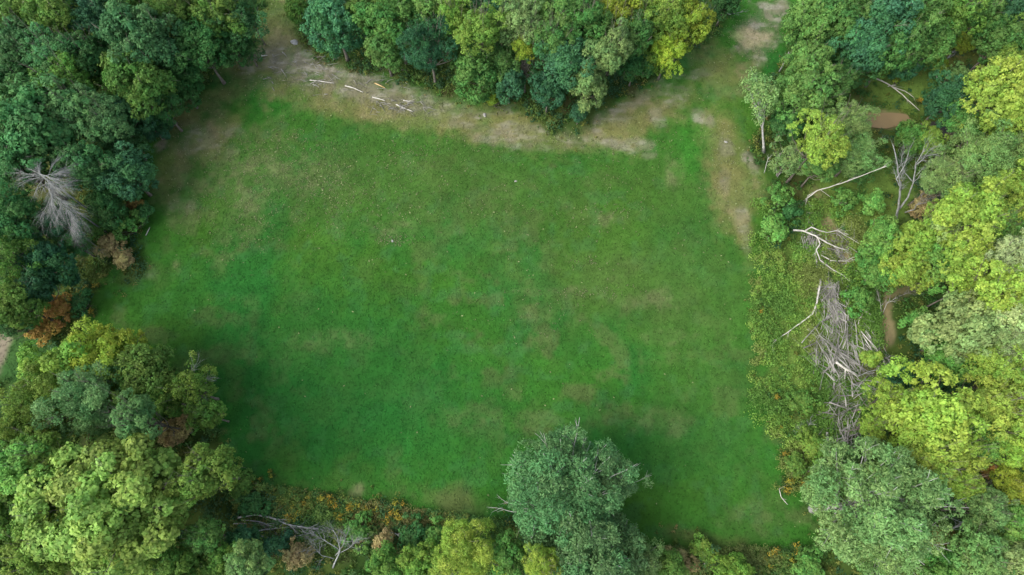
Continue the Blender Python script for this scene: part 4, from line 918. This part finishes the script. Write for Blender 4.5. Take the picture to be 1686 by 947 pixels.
brush('brushwood', 'dark grey heap of branches at the lower end of the brush', [(1380, 645, 12, 14, 100, .9), (1390, 672, 16, 8, 20, .9), (1388, 700, 11, 20, 98, 1), (1398, 725, 16, 10, 60, 1), (1362, 738, 12, 10, 50, .8), (1425, 640, 16, 8, 170, .6)], 210, 3, (1, 3), .035)
brush('brushwood', 'brown twiggy litter under the many-forked fallen tree', [(1385, 405, 12, 16, 110, .5), (1335, 395, 8, 10, 80, .5), (1370, 420, 12, 10, 150, .5)], 200, 4, (.8, 2))
brush('brushwood', 'grey twigs strewn over the bare earth at the top of the field', [(500, 108, 45, 14, -15, .15), (560, 135, 60, 14, -18, .15), (665, 175, 30, 8, -20, .15)], 330, 5, (.4, 1.3), .022)
brush('brushwood', 'brush lying round the upright poles of the fan', [(1432, 570, 8, 12, 120, .6), (1450, 600, 8, 10, 110, .6)], 90, 6, (.8, 2.2))

# stones on the grass and in the bare earth
def stone(px, py, r, seed, label):
    rnd = random.Random(seed); s = scale_at(px, py); V, Fc = [], []; R = r*s
    nu, nv = 12, 7
    ph = [rnd.uniform(0, 6.28) for _ in range(4)]
    V.append((0, 0, R*.5))
    for j in range(1, nv):
        th = math.pi*.62*j/(nv-1)
        for i in range(nu):
            a_ = 6.2832*i/nu; k = 1+.16*math.sin(2*a_+ph[0])+.1*math.sin(3*a_+ph[1])+.08*math.sin(5*a_+th*3+ph[2])
            V.append((R*1.15*k*math.sin(th)*math.cos(a_), R*.8*k*math.sin(th)*math.sin(a_), R*.5*math.cos(th)+rnd.uniform(-.03, .03)*R))
    for i in range(nu): Fc.append((0, 1+i, 1+(i+1) % nu))
    for j in range(nv-2):
        for i in range(nu): Fc.append((1+j*nu+i, 1+(j+1)*nu+i, 1+(j+1)*nu+(i+1) % nu, 1+j*nu+(i+1) % nu))
    p = at(px, py); o = link('stone', poly_mesh('stone', V, Fc), STONE); o.location = (p.x, p.y, float(sample(Z, p.x, p.y))+.02); o.rotation_euler.z = rnd.uniform(0, 6.28)
    tag(o, label, 'stone')
for k, (x, y, r, lab) in enumerate([(485, 70, 6, 'pale boulder where the mown track meets the bare earth'), (798, 190, 3.5, 'grey stone in the dry strip below the front green tree of the clump'),
        (849, 299, 2, 'small pale stone alone on the grass above the middle of the field'), (646, 397, 2.2, 'small pale stone on the grass left of centre'), (1195, 234, 2.5, 'pale stone in the worn strip by the slender leaning tree')]):
    stone(x, y, r, 300+k, lab)
